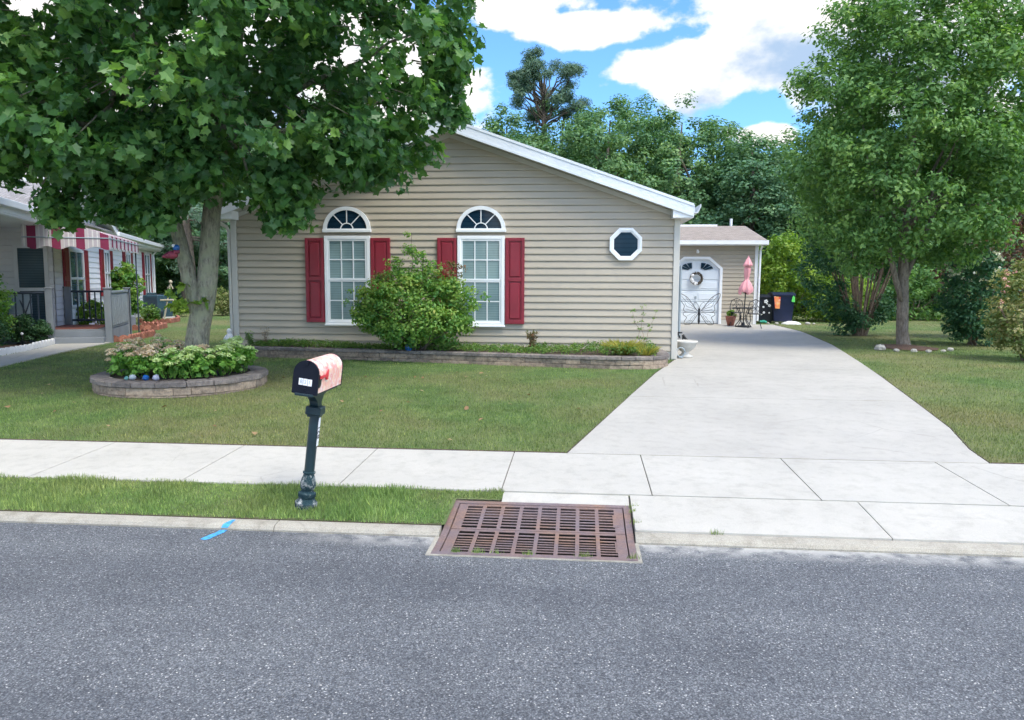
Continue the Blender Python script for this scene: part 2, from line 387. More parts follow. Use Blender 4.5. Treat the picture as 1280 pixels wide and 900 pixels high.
# ---- fast leaf clouds ----
MAPLE = np.array([(0, 0), (.2, -.02), (.46, -.06), (.42, .15), (.64, .42), (.33, .44), (.31, .68), (.12, .72), (0, .98)])
def leaf_mesh(name, cen, nor, size, shape='diamond', rnd=None, aspect=.6, fold=.0):
    """one mesh out of many leaves: cen (N,3), nor (N,3), size (N,)"""
    N = len(cen); nor = nor / np.linalg.norm(nor, axis=1)[:, None]
    up = RNG.normal(size=(N, 3)); t = np.cross(nor, up); t /= np.linalg.norm(t, axis=1)[:, None] + 1e-9; b = np.cross(nor, t)
    if rnd is None: rnd = RNG.random(N)
    if shape == 'maple':
        half = MAPLE.copy(); half[:, 1] -= .35
        k = len(half)
        P = np.zeros((N, 2 * k, 3))
        for sgn, off in ((1, 0), (-1, k)):
            for i in range(k):
                x, y = half[i]
                P[:, off + i] = cen + size[:, None] * (t * (sgn * x * .78) + b * y + nor * (abs(x) * (.22 + fold)))
        nv = k; F = 2
        P = P.reshape(N * 2, k, 3); rr = np.repeat(rnd, 2)
    else:
        pts = {'diamond': [(0, -.5), (.5 * aspect, 0.05), (0, .5), (-.5 * aspect, 0.05)],
               'blade': [(-.5 * aspect, 0), (.5 * aspect, 0), (0, 1)],
               'hex': [(0, -.5), (.4 * aspect, -.25), (.5 * aspect, .1), (0, .5), (-.5 * aspect, .1), (-.4 * aspect, -.25)]}[shape]
        k = len(pts); P = np.zeros((N, k, 3)); rr = rnd
        for i, (x, y) in enumerate(pts):
            P[:, i] = cen + size[:, None] * (t * x + b * y + nor * (abs(x) * .35))
    nf = len(P); me = bpy.data.meshes.new(name)
    me.vertices.add(nf * k); me.vertices.foreach_set('co', P.reshape(-1).astype(np.float32))
    me.loops.add(nf * k); me.loops.foreach_set('vertex_index', np.arange(nf * k, dtype=np.int32))
    me.polygons.add(nf); me.polygons.foreach_set('loop_start', np.arange(0, nf * k, k, dtype=np.int32))
    me.polygons.foreach_set('loop_total', np.full(nf, k, dtype=np.int32))
    a = me.attributes.new('rnd', 'FLOAT', 'FACE'); a.data.foreach_set('value', rr.astype(np.float32))
    me.update(calc_edges=True); return me
def ellipsoid_pts(n, c, r, shell=.55, zmin=None):
    d = RNG.normal(size=(n, 3)); d /= np.linalg.norm(d, axis=1)[:, None]
    q = (shell + (1 - shell) * RNG.random(n) ** .6)[:, None]
    p = np.array(c) + d * q * np.array(r)
    if zmin is not None: p[:, 2] = np.maximum(p[:, 2], zmin + RNG.random(n) * .3)
    return p
def clumped(clumps, rad, per, jitter=.5):
    """leaves round clump centres; returns positions, outward directions and a per-clump tint"""
    n = len(clumps); rad = np.broadcast_to(rad, (n,)) * (1 - jitter / 2 + jitter * RNG.random(n))
    idx = np.repeat(np.arange(n), per)
    d = RNG.normal(size=(len(idx), 3)); d /= np.linalg.norm(d, axis=1)[:, None]
    q = RNG.random(len(idx)) ** .45
    off = d * (q * rad[idx])[:, None] * np.array([1, 1, .72])
    tint = RNG.random(n)[idx]
    return clumps[idx] + off, d, tint
def crown(name, clumps, rad, per, size, mat, parent=None, shape='diamond', origin=(0, 0, 0), upb=.7, aspect=.6, fold=0, sizevar=.35, tintw=.5, center=None, nrand=.45):
    p, d, tint = clumped(np.asarray(clumps, float), rad, per)
    nor = d * .7 + np.array([0, 0, upb]) + RNG.normal(size=p.shape) * nrand
    if center is not None: nor += (p - np.array(center)) * .12
    sz = size * (1 - sizevar + 2 * sizevar * RNG.random(len(p)))
    rnd = np.clip(tint * tintw + RNG.random(len(p)) * (1 - tintw), 0, 1)
    me = leaf_mesh(name, p - np.array(origin), nor, sz, shape, rnd, aspect, fold)
    return link(name, me, mat, parent)
def limb(mb, a, b, r0, r1, seg=5, wob=.08, n=8):
    a = Vector(a); b = Vector(b); L = (b - a).length
    pts = []; rs = []
    for i in range(seg + 1):
        t = i / seg; w = math.sin(t * PI) * wob * L
        pts.append(a.lerp(b, t) + Vector((random.uniform(-w, w), random.uniform(-w, w), random.uniform(-w, w) + w * .3))); rs.append(r0 + (r1 - r0) * t)
    mb.tube(pts, rs, n); return pts

# ------------------------------------------------------------------ terrain and road
def gz(y):
    P = [(4.86, .03), (4.96, .052), (5.62, .105), (6.78, .14), (10, .2), (14, .25), (16, .26), (400, .30)]
    if y <= P[0][0]: return P[0][1]
    for (a, za), (b, zb) in zip(P, P[1:]):
        if y <= b: return za + (zb - za) * (y - a) / (b - a)
    return P[-1][1]
YS = [4.97, 5.62, 6.78, 8, 10, 12, 14, 16, 22, 40, 80, 160, 400]
def sheet(x0, x1, ys, dz=0., zf=gz):
    mb = MB()
    for a, b in zip(ys, ys[1:]): mb.quad((x0, a, zf(a) + dz), (x1, a, zf(a) + dz), (x1, b, zf(b) + dz), (x0, b, zf(b) + dz))
    return mb
GX0, GX1, GY0, GY1 = -.865, .325, 4.585, 5.41     # drain opening
g = sheet(-400, GX0 - .03, YS); g2 = sheet(GX1 + .03, 400, [5.6] + YS[1:])
g3 = sheet(GX0 - .03, -.57, [5.455, 5.62] + YS[2:]); g4 = sheet(-.57, GX1 + .03, [5.60] + YS[1:])
for q in (g2, g3, g4): g.add(q.v, q.f)
struct('lawn', g, M['lawn'])
mb = MB()
def rq(x0, x1, y0, y1, z=0): mb.quad((x0, y0, z), (x1, y0, z), (x1, y1, z), (x0, y1, z))
rq(-400, 400, -60, GY0 - .03); rq(-400, GX0 - .03, GY0 - .03, 4.87); rq(GX1 + .03, 400, GY0 - .03, 4.87)
struct('road', mb, M['asphalt'])
# kerb: low rounded concrete strip, interrupted by the drain
def kerb(x0, x1):
    m_ = MB(); prof = [(4.865, -.05), (4.86, .012), (4.873, .032), (4.89, .038), (4.94, .046), (4.968, .046), (4.968, -.05)]
    xs = list(np.arange(x0, x1, 3.05)) + [x1]
    for a, b in zip(xs, xs[1:]): m_.prism(prof, a + .003, b - .003, 'x')
    return m_
k = kerb(-60.0, -.915); k2 = kerb(.375, 60.0); k.add(k2.v, k2.f); struct('kerb', k, M['curbc'])
# sidewalk slabs
mb = MB()
jx = [-.58, .55, 1.77, 3.07]
xs = [-.58 - 1.27 * i for i in range(30, 0, -1)] + jx + [3.07 + 1.3 * i for i in range(1, 30)]
for a, b in zip(xs, xs[1:]):
    mb.add([(a + .0045, 5.62, gz(5.62) + .012), (b - .0045, 5.62, gz(5.62) + .012), (b - .0045, 6.78, gz(6.78) + .012), (a + .0045, 6.78, gz(6.78) + .012),
            (a + .005, 5.62, 0), (b - .005, 5.62, 0), (b - .005, 6.78, 0), (a + .005, 6.78, 0)],
           [(0, 1, 2, 3), (0, 4, 5, 1), (1, 5, 6, 2), (2, 6, 7, 3), (3, 7, 4, 0)])
mb2 = MB(); mb2.quad((-40, 5.625, gz(5.62) + .004), (40, 5.625, gz(5.62) + .004), (40, 6.775, gz(6.78) + .004), (-40, 6.775, gz(6.78) + .004)); struct('sidewalk', mb, M['walk']); struct('joint_filler', mb2, M['filler'])
mb = MB()
rx = [.38, 2.02] + [2.02 + 1.9 * i for i in range(1, 25)]
for a, b in zip(rx, rx[1:]):
    mb.add([(a + .004, 4.972, .058), (b - .004, 4.972, .058), (b - .004, 5.61, .112), (a + .004, 5.61, .112), (a + .004, 4.972, 0), (b - .004, 4.972, 0), (b - .004, 5.61, 0), (a + .004, 5.61, 0)],
           [(0, 1, 2, 3), (0, 4, 5, 1), (1, 5, 6, 2), (2, 6, 7, 3), (3, 7, 4, 0)])
mb.add([(-.56, 5.455, .078), (.372, 5.455, .078), (.372, 5.61, .108), (-.56, 5.61, .108), (-.56, 5.455, -.1), (.372, 5.455, -.1)], [(0, 1, 2, 3), (0, 4, 5, 1)])
struct('driveway_apron', mb, M['walk'])
# driveway
DL = [(-.10, 6.785), (1.215, 12.28), (1.72, 14.1), (1.80, 14.3), (1.80, 26.05)]
DR = [(3.52, 6.785), (3.60, 7.3), (3.87, 8.27), (4.25, 10.2), (4.67, 12.3), (5.73, 18), (6.2, 21.5), (6.33, 22.7), (6.38, 26.05)]
def interp(P, y):
    for (xa, ya), (xb, yb) in zip(P, P[1:]):
        if y <= yb: return xa + (xb - xa) * (y - ya) / (yb - ya)
    return P[-1][0]
mb = MB(); ys = sorted(set([p[1] for p in DL + DR] + [10, 14, 16])); jn = [6.785, 9.9, 13.0, 16.2, 19.4, 22.6, 26.05]
ys = sorted(set(ys + jn))
for a, b in zip(ys, ys[1:]):
    a2 = a + (.004 if a in jn and a > 7 else 0); b2 = b - (.004 if b in jn and b < 26 else 0); zz = .013
    mb.quad((interp(DL, a), a2, gz(a) + zz), (interp(DR, a), a2, gz(a) + zz), (interp(DR, b), b2, gz(b) + zz), (interp(DL, b), b2, gz(b) + zz))
    mb.quad((interp(DR, a), a2, gz(a) + zz), (interp(DR, b), b2, gz(b) + zz), (interp(DR, b), b2, gz(b) - .1), (interp(DR, a), a2, gz(a) - .1))
    mb.quad((interp(DL, a), a2, gz(a) + zz), (interp(DL, b), b2, gz(b) + zz), (interp(DL, b), b2, gz(b) - .1), (interp(DL, a), a2, gz(a) - .1))
struct('driveway', mb, M['drive'])
# dark soil edge where turf meets concrete
mb = MB()
mb.prism([(6.782, .1), (6.80, .1), (6.80, .158), (6.782, .150)], -40, -.12, 'x')
mb.prism([(6.782, .1), (6.80, .1), (6.80, .158), (6.782, .150)], 3.54, 40, 'x')
mb.prism([(4.97, .0), (4.97, .05), (4.985, .056), (4.985, 0)], -40, -.92, 'x')
for P, s in ((DL[:3], -1), (DR, 1)):
    for (xa, ya), (xb, yb) in zip(P, P[1:]):
        mb.add([(xa, ya, gz(ya) - .02), (xa + s * .004, ya, gz(ya) + .018), (xa + s * .02, ya, gz(ya) + .01), (xb, yb, gz(yb) - .02), (xb + s * .004, yb, gz(yb) + .018), (xb + s * .02, yb, gz(yb) + .01)], [(0, 1, 4, 3), (1, 2, 5, 4)])
struct('soil_edge', mb, M['soil'])
# neighbour's footpath
mb = MB()
pth = [(-10.5, 16.25), (-10.15, 14.3), (-9.6, 11.8), (-9.0, 9.6), (-10.6, 9.6), (-10.7, 11.8), (-10.68, 13.1), (-11.0, 14.6), (-11.5, 16.0)]
mb.add([(x, y, gz(y) + .02) for x, y in pth] + [(x, y, gz(y) - .1) for x, y in pth], [tuple(range(9))] + [(i, (i + 1) % 9, (i + 1) % 9 + 9, i + 9) for i in range(9)])
struct('footpath', mb, M['walk'])
# blue spray mark across the kerb
mb = MB()
mb.add([(-2.465, 4.66, .004), (-2.43, 4.645, .004), (-2.405, 4.665, .004), (-2.395, 4.72, .004), (-2.37, 4.80, .004), (-2.37, 4.855, .004), (-2.42, 4.853, .004), (-2.425, 4.79, .004), (-2.45, 4.73, .004)], [tuple(range(9))])
mb.add([(-2.415, 4.856, .018), (-2.37, 4.856, .018), (-2.36, 4.872, .036), (-2.41, 4.872, .036), (-2.355, 4.893, .042), (-2.40, 4.893, .042), (-2.35, 4.94, .049), (-2.375, 4.935, .049)], [(0, 1, 2, 3), (3, 2, 4, 5), (5, 4, 6, 7)])
struct('paint_mark', mb, M['paint'])

# ------------------------------------------------------------------ storm drain
D = thing('storm_drain', 'rusty rectangular iron storm drain with two slotted grates set in the kerb', 'storm drain', (-.27, 5.04, 0))
def dz(y): return .004 + max(0, (y - 4.86)) * .125
mb = MB()
for (a, b, c, d) in ((GX0 - .045, GX1 + .045, GY0 - .045, GY0), (GX0 - .045, GX1 + .045, GY1, GY1 + .04)):
    mb.add([(a, c, dz(c) + .003), (b, c, dz(c) + .003), (b, d, dz(d) + .003), (a, d, dz(d) + .003), (a, c, -.03), (b, c, -.03), (b, d, -.03), (a, d, -.03)], [(0, 1, 2, 3), (0, 4, 5, 1), (1, 5, 6, 2), (2, 6, 7, 3), (3, 7, 4, 0)])
for (a, b) in ((GX0 - .045, GX0), (GX1, GX1 + .045)):
    for c, d in ((GY0, 4.86), (4.86, GY1)):
        mb.add([(a, c, dz(c) + .003), (b, c, dz(c) + .003), (b, d, dz(d) + .003), (a, d, dz(d) + .003), (a, c, -.03), (b, c, -.03), (b, d, -.03), (a, d, -.03)], [(0, 1, 2, 3), (0, 4, 5, 1), (1, 5, 6, 2), (2, 6, 7, 3), (3, 7, 4, 0)])
part('frame', mb, M['grate'], D)
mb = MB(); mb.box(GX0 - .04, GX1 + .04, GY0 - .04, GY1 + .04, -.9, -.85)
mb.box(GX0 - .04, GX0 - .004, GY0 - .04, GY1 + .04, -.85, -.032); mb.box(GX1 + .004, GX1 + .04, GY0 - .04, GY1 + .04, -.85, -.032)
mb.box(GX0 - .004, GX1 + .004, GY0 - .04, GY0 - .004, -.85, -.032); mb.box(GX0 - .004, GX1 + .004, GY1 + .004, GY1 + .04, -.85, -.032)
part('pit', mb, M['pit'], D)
def grate(y0, y1):
    mb = MB(); nc, nr = 8, 8; X0, X1 = GX0 + .008, GX1 - .008
    mx, my = .05, .022; sw = (X1 - X0 - 2 * mx) / nc; gap = .026
    ph = (y1 - y0 - 2 * my) / nr; sl = .031
    xl = [X0]; 
    def slab(a, b, c, d):
        z1 = lambda y: dz(y) - .004
        mb.add([(a, c, z1(c)), (b, c, z1(c)), (b, d, z1(d)), (a, d, z1(d)), (a, c, z1(c) - .004), (b, c, z1(c) - .004), (b, d, z1(d) - .004), (a, d, z1(d) - .004)],
               [(0, 1, 2, 3), (0, 4, 5, 1), (1, 5, 6, 2), (2, 6, 7, 3), (3, 7, 4, 0), (4, 7, 6, 5)])
    slab(X0, X0 + mx + gap / 2, y0, y1); slab(X1 - mx - gap / 2, X1, y0, y1)
    for i in range(1, nc): slab(X0 + mx + i * sw - gap / 2, X0 + mx + i * sw + gap / 2, y0, y1)
    for i in range(nc):
        a = X0 + mx + i * sw + gap / 2; b = a + sw - gap
        slab(a, b, y0, y0 + my); slab(a, b, y1 - my, y1)
        for r in range(nr - 1):
            yc = y0 + my + (r + 1) * ph; slab(a, b, yc - (ph - sl) / 2, yc + (ph - sl) / 2)
    # raised cast panels at the ends
    ym = (y0 + y1) / 2
    for (a, b, c, d) in ((X1 - .075, X1 - .035, ym - .11, ym + .09), (X0 + .03, X0 + .06, ym - .04, ym + .04)):
        mb.add([(a, c, dz(c) - .001), (b, c, dz(c) - .001), (b, d, dz(d) - .001), (a, d, dz(d) - .001), (a, c, dz(c) - .004), (b, c, dz(c) - .004), (b, d, dz(d) - .004), (a, d, dz(d) - .004)],
               [(0, 1, 2, 3), (0, 4, 5, 1), (1, 5, 6, 2), (2, 6, 7, 3), (3, 7, 4, 0)])
    return mb
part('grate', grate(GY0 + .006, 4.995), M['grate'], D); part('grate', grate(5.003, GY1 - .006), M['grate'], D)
mb = MB()   # crumbly concrete bedding round the frame
for (a, b, c, d) in ((GX0 - .075, GX0 - .046, GY0 - .05, 4.86), (GX0 - .075, GX1 + .07, GY0 - .062, GY0 - .046), (GX1 + .046, GX1 + .07, GY0 - .05, 4.86)):
    mb.box(a, b, c, d, -.05, .006)
struct('concrete_bedding', mb, M['curbc'])

# ------------------------------------------------------------------ cladding helper
def cladding(mb, p0, p1, nrm, z0, zt, h=.127, lip=.02, top=None):
    """lap siding between plan points p0 and p1; nrm outward; top(s)->z limit for gables is handled with xl/xr functions"""
    p0 = Vector((*p0, 0)); p1 = Vector((*p1, 0)); n = Vector((*nrm, 0)).normalized(); L = (p1 - p0).length; u = (p1 - p0) / L
    z = z0
    while z < zt - 1e-4:
        zb, zu = z, min(z + h, zt)
        def ext(zz):
            if top is None: return 0, L
            return top(zz)
        a0, b0 = ext(zb); a1, b1 = ext(zu)
        if b1 - a1 < .02: b1 = a1 = (a0 + b0) / 2
        if b0 - a0 < .03: break
        um = .03
        am, bm = a0 + (a1 - a0) * um / h, b0 + (b1 - b0) * um / h
        P = lambda s, zz, o: p0 + u * s + n * o + Vector((0, 0, zz))
        vs = [P(a0, zb, .0), P(b0, zb, .0), P(bm, zb + um * .35, lip), P(am, zb + um * .35, lip), P(bm, zb + um, lip), P(am, zb + um, lip), P(b1, zu, .004), P(a1, zu, .004)]
        mb.add(vs, [(0, 1, 2, 3), (3, 2, 4, 5), (5, 4, 6, 7)])
        z += h
    return mb

# ------------------------------------------------------------------ main house
HX0, HX1, HY, HZ = -6.66, 1.76, 14.26, .22
CX = (HX0 + HX1) / 2; SL = .351; PK = 4.60
H = thing('house', 'single-storey beige sided house with a white trimmed gable and burgundy shutters', 'house', (CX, HY, HZ))
WB, WT = .40, 4.34      # cladding bottom, top of gable cladding
def gable_ext(z):
    half = min((HX1 - HX0) / 2 - .09, (PK - .17 - z) / SL); c = (HX1 - HX0) / 2 - .09
    return c - half, c + half
mb = cladding(MB(), (HX0 + .09, HY), (HX1 - .09, HY), (0, -1), WB, WT + .1, .127, .026, gable_ext)
mb.box(HX0 + .02, HX1 - .02, HY + .03, 28.3, .25, 2.93); mb.prism([(HX0 + .02, 2.9), (HX1 - .02, 2.9), (CX, 4.36)], HY + .03, 28.3, 'y')
part('wall', mb, M['siding'], H)
mb = MB(); mb.box(HX0, HX1, HY - .012, HY + .028, .2, WB + .002)
part('foundation_skirt', mb, M['urn'], H)
mb = MB()
for a, b in ((HX0 - .02, HX0 + .09), (HX1 - .09, HX1 + .02)):
    mb = MB(); mb.bbox(a, b, HY - .042, HY + .02, .26, 2.91, .006); part('corner_trim', mb, M['trim'], H)
# roof
YF, YB = 13.91, 28.6
XE = (HX1 - HX0) / 2 + .21
def rk(x): return PK - SL * abs(x - CX)
r = MB(); zE = PK - SL * XE
r.prism([(CX - XE, zE), (CX, PK), (CX + XE, zE), (CX + XE, zE - .04), (CX, PK - .04), (CX - XE, zE - .04)], YF + .004, YB, 'y')
roof = part('roof', r, M['shingle'], H)
mb = MB()
def rake_board(mb, yo, yi, t0, t1, x_in=0.):
    e = XE - x_in
    for s in (-1, 1):
        mb.prism([(CX, PK - t0), (CX + s * e, PK - SL * e - t0), (CX + s * e, PK - SL * e - t1), (CX, PK - t1)] if s > 0 else
                 [(CX, PK - t0), (CX, PK - t1), (CX + s * e, PK - SL * e - t1), (CX + s * e, PK - SL * e - t0)], yo, yi, 'y')
rake_board(mb, YF - .012, YF + .012, -.012, .035); rake_board(mb, YF - .002, YF + .016, .036, .205)
rake_board(mb, YF - .010, YF + .004, .175, .215)
part('rake_fascia', mb, M['fascia'], roof)
mb = MB(); rake_board(mb, YF + .018, HY + .02, .185, .20)
for s in (-1, 1):   # frieze strip under the soffit against the wall
    e = (HX1 - HX0) / 2 - .07
    mb.prism([(CX, PK - .21), (CX + s * e, PK - SL * e - .21), (CX + s * e, PK - SL * e - .29), (CX, PK - .29)][::s], HY - .034, HY + .01, 'y')
part('soffit', mb, M['trim'], roof)
mb = MB()
for s in (-1, 1):   # eave returns and side soffit
    xo = CX + s * XE; xi = CX + s * (XE - .36)
    a, b = min(xo, xi), max(xo, xi)
    mb.prism([(a, zE - .19), (b, zE - .19), (b, zE - .02 + (SL * .36 if s < 0 else 0) - .18), (a, zE - .02 + (SL * .36 if s > 0 else 0) - .18)] if False else
             ([(xi, zE - .23), (xo, zE - .23), (xo, zE - .20), (xi, zE + SL * .36 - .2)][::s]), YF + .02, HY - .036, 'y')
    part('eave_return', mb, M['white'], roof); mb = MB(); mb.box(a + .0, b, HY - .02, YB, zE - .232, zE - .205); part('side_soffit', mb, M['trim'], roof); mb = MB()
def gutter(x, s):
    mb = MB(); z1 = zE - .0; w = .12
    prof = [(x, z1 - .01), (x, z1 - .15), (x + s * .07, z1 - .15), (x + s * w, z1 - .04), (x + s * w, z1), (x + s * (w - .012), z1), (x + s * (w - .012), z1 - .035), (x + s * .065, z1 - .14), (x + s * .01, z1 - .14), (x + s * .01, z1 - .01)]
    if s < 0: prof = prof[::-1]
    mb.prism(prof, YF + .0, YB, 'y'); return mb
g1 = part('gutter', gutter(CX + XE + .003, 1), M['fascia'], roof); g2_ = part('gutter', gutter(CX - XE - .003, -1), M['fascia'], roof)
mb = MB(); x = HX0 - .06
mb.tube([(CX - XE - .05, 14.0, zE - .14), (CX - XE - .03, 14.02, zE - .24), (x - .02, 14.2, zE - .36), (x, 14.24, zE - .45), (x, 14.24, .42), (x - .04, 14.15, .33), (x - .07, 14.0, .29)], .036, 8)
part('downspout', mb, M['trim'], H)

def sash_window(cx, z0, z1, w, H, y):
    fr = MB(); o = .065; d = y - .045; hw = w / 2; zm = z0 + (z1 - z0) * .505
    for (a, b, c, e) in ((cx - hw, cx - hw + o, z0, z1), (cx + hw - o, cx + hw, z0, z1)): fr.bbox(a, b, d, y + .02, c, e, .006)
    fr.bbox(cx - hw + o - .001, cx + hw - o + .001, d + .002, y + .02, z1 - o, z1 - .001, .006); fr.bbox(cx - hw + o - .001, cx + hw - o + .001, d + .002, y + .02, z0 + .001, z0 + o, .006)
    fr.bbox(cx - hw - .012, cx + hw + .012, d - .014, y + .015, z0 - .022, z0 + .012, .005)
    fo = part('window', fr, M['white'], H)
    for (a, b, dy) in ((zm, z1 - o, .0), (z0 + o, zm, .007)):
        sf = MB(); s = .032; xl, xr = cx - hw + o + .0005, cx + hw - o - .0005; yy = d + .012 + dy
        sf.box(xl, xl + s, yy, y + .012, a, b); sf.box(xr - s, xr, yy, y + .012, a, b)
        sf.box(xl + s, xr - s, yy + .001, y + .012, a, a + s); sf.box(xl + s, xr - s, yy + .001, y + .012, b - s, b)
        gx = (xr - xl - 2 * s) / 3
        for i in (1, 2): sf.box(xl + s + gx * i - .009, xl + s + gx * i + .009, yy + .006, y + .008, a + s, b - s)
        zc = (a + b) / 2; sf.box(xl + s, xr - s, yy + .008, y + .007, zc - .009, zc + .009)
        part('sash', sf, M['white'], fo)
    p = MB(); p.box(cx - hw + o, cx + hw - o, y - .012, y + .01, z0 + o, z1 - o); part('pane', p, M['pane'], fo)
def fan_window(cx, z0, R, H, y, inner=.0):
    d = y - .045; fr = MB(); n = 24; o = .07; zb = z0 + .055
    hh = R - .03
    def arc(r, rz, a): return (cx + r * math.cos(a), zb + rz * math.sin(a))
    for i in range(n):
        a0, a1 = PI * i / n, PI * (i + 1) / n
        q = [arc(R, hh, a0), arc(R, hh, a1), arc(R - o, hh - o, a1), arc(R - o, hh - o, a0)]
        fr.prism(q, d, y + .02, 'y', .5)
    fr.bbox(cx - R - .012, cx + R + .012, d - .012, y + .02, z0, zb, .006)
    fo = part('fan_window', fr, M['white'], H)
    g = MB(); r1 = R - o + .002; h1 = hh - o + .002
    g.prism([arc(r1, h1, PI * i / n) for i in range(n + 1)], y - .014, y + .005, 'y'); part('pane', g, M['paned'], fo)
    mu = MB(); ri, hi = .12, .115
    for i in range(12):
        a0, a1 = PI * i / 12, PI * (i + 1) / 12
        mu.prism([arc(ri + .009, hi + .009, a0), arc(ri + .009, hi + .009, a1), arc(ri - .009, hi - .009, a1), arc(ri - .009, hi - .009, a0)], y - .026, y - .002, 'y')
    for a in (PI * .27, PI * .5, PI * .73):
        p0, p1 = arc(ri + .004, hi + .004, a), arc(R - o, hh - o, a); t = Vector((p1[0] - p0[0], p1[1] - p0[1])).normalized(); nx, nz = -t.y * .009, t.x * .009
        mu.prism([(p0[0] - nx, p0[1] - nz), (p1[0] - nx, p1[1] - nz), (p1[0] + nx, p1[1] + nz), (p0[0] + nx, p0[1] + nz)], y - .024, y - .002, 'y')
    mu.box(cx - R + o, cx + R - o, y - .025, y - .002, zb, zb + .014)
    part('muntins', mu, M['white'], fo)
def shutter(x0, x1, z0, z1, H, y):
    mb = MB(); d0, d1 = y - .052, y + .01; o = .055; zm = z0 + (z1 - z0) * .515
    mb.bbox(x0, x0 + o, d0, d1, z0, z1, .004); mb.bbox(x1 - o, x1, d0, d1, z0, z1, .004)
    for a, b in ((z0, z0 + .07), (zm - .03, zm + .03), (z1 - .06, z1)): mb.bbox(x0 + o - .002, x1 - o + .002, d0 + .002, d1, a, b, .004)
    for a, b in ((z0 + .07, zm - .03), (zm + .03, z1 - .06)):
        mb.box(x0 + o, x1 - o, d0 + .024, d1, a, b)
        mb.bbox(x0 + o + .022, x1 - o - .022, d0 + .006, d1 - .002, a + .022, b - .022, .016)
    return part('shutter', mb, M['red'], H)
Yw = HY - .03
for cx in (-4.40, -1.857):
    sash_window(cx, .85, 2.52, .885, H, Yw); fan_window(cx, 2.585, .455, H, Yw)
for a, b in ((-5.21, -4.855), (-3.945, -3.575), (-2.675, -2.315), (-1.40, -1.045)): shutter(a, b, .89, 2.48, H, Yw)
# octagonal window
def octo(R, cx=.805, cz=2.365): return [(cx + R * math.cos(PI / 8 + PI / 4 * i), cz + R * math.sin(PI / 8 + PI / 4 * i)) for i in range(8)]
mb = MB(); A_, B_, C_ = octo(.315), octo(.262), octo(.232)
for i in range(8):
    j = (i + 1) % 8
    mb.prism([A_[i], A_[j], B_[j], B_[i]], Yw - .05, Yw + .02, 'y', .5); mb.prism([B_[i], B_[j], C_[j], C_[i]], Yw - .03, Yw + .02, 'y', .4)
ow = part('octagonal_window', mb, M['white'], H)
mb = MB(); mb.prism(octo(.234), Yw - .012, Yw + .01, 'y'); part('pane', mb, M['paned'], ow)
# hose bib / side panel
mb = MB(); mb.bbox(1.785, 2.26, 17.9, 17.95, .42, 2.04, .008); mb.bbox(2.26, 2.30, 17.88, 17.97, .42, 2.06, .006)
solo('side_gate', mb, M['panel'], 'narrow grey-blue panel standing out from the right wall of the beige house', 'gate')
mb = MB(); mb.tube([(1.80, 15.9, .62), (2.0, 15.85, .62), (2.02, 15.8, .55)], .018); mb.lathe([(.05, 0), (.06, .02), (.05, .03)], (2.02, 15.8, .64), 8)
mb.tube([(2.1, 15.9, .60), (2.2, 15.82, .46)], .03, 8); mb.tube([(2.1, 15.9, .27), (2.1, 15.9, .60)], .015, 8)
solo('hose_tap', mb, M['black'], 'small dark garden tap and hose end low beside the beige house corner', 'tap')

# urn beside the corner
mb = MB(); prof = [(.13, 0), (.14, .03), (.085, .06), (.06, .09), (.075, .11), (.14, .16), (.19, .22), (.205, .27), (.225, .285), (.225, .315), (.2, .32), (.185, .29), (.0, .27)]
mb.lathe(prof, (1.985, 14.62, gz(14.6) + .013), 28)
solo('urn', mb, M['urn'], 'low pale concrete pedestal urn on the driveway beside the house corner', 'planter', smooth=True)
mb = MB(); mb.tube([(1.87 + .08 * math.cos(a), 14.42, .38 + .085 * math.sin(a)) for a in np.linspace(0, 2 * PI, 17)], .012, 6); mb.lathe([(.04, 0), (.06, .012), (.0, .02)], (1.87, 14.42, .275), 10)
solo('garden_ornament', mb, M['meter'], 'small round grey wire ornament leaning in front of the pale urn', 'ornament', smooth=True)

# ------------------------------------------------------------------ garage
GY = 26.0; GL, GR = 1.9, 5.78
G = thing('garage', 'small beige sided garage at the end of the driveway with an arched-light white door', 'garage', (4.0, GY, .26))
mb = MB()
dl, dr_, dzt = 3.05, 4.58, 2.40
cladding(mb, (dr_ + .08, GY), (GR - .07, GY), (0, -1), .42, 2.95, .127, .02)
cladding(mb, (GL, GY), (dl - .08, GY), (0, -1), .42, 2.95, .127, .02)
cladding(mb, (dl - .0801, GY), (dr_ + .0801, GY), (0, -1), 2.45, 2.95, .127, .02)
for s in (0, 1):   # little wedges beside the clipped corners
    x0, x1 = (dl - .08, dl + .32) if s == 0 else (dr_ + .08, dr_ - .32)
    mb.prism([(x0, 2.0), (x0, 2.46), (x1, 2.46)][::(1 if s else -1)], GY - .012, GY + .02, 'y')
mb.box(GL, dl - .05, GY + .03, 32, .26, 2.97); mb.box(dr_ + .05, GR - .01, GY + .03, 32, .26, 2.97); mb.box(dl - .05, dr_ + .05, GY + .12, 32, .26, 2.97)
cladding(mb, (GR, GY + .02), (GR, 32), (1, 0), .42, 2.95, .127, .02)
part('wall', mb, M['siding'], G)
mb = MB(); mb.box(dr_ + .08, GR, GY - .01, GY + .03, .25, .42); part('foundation_skirt', mb, M['urn'], G)
mb = MB(); mb.bbox(GR - .08, GR + .025, GY - .03, GY + .05, .28, 2.93, .005); part('corner_trim', mb, M['white'], G)
mb = MB(); w = .085
def frame_poly(o): return [(dl - o, .28), (dl - o, 2.10 + o * .4), (dl + .38 - o * .4, 2.42 + o), (dr_ - .38 + o * .4, 2.42 + o), (dr_ + o, 2.10 + o * .4), (dr_ + o, .28)]
A_, B_ = frame_poly(w), frame_poly(0)
for i in range(5): mb.prism([A_[i], A_[i + 1], B_[i + 1], B_[i]], GY - .04, GY + .1, 'y', .5)
part('door_frame', mb, M['white'], G)
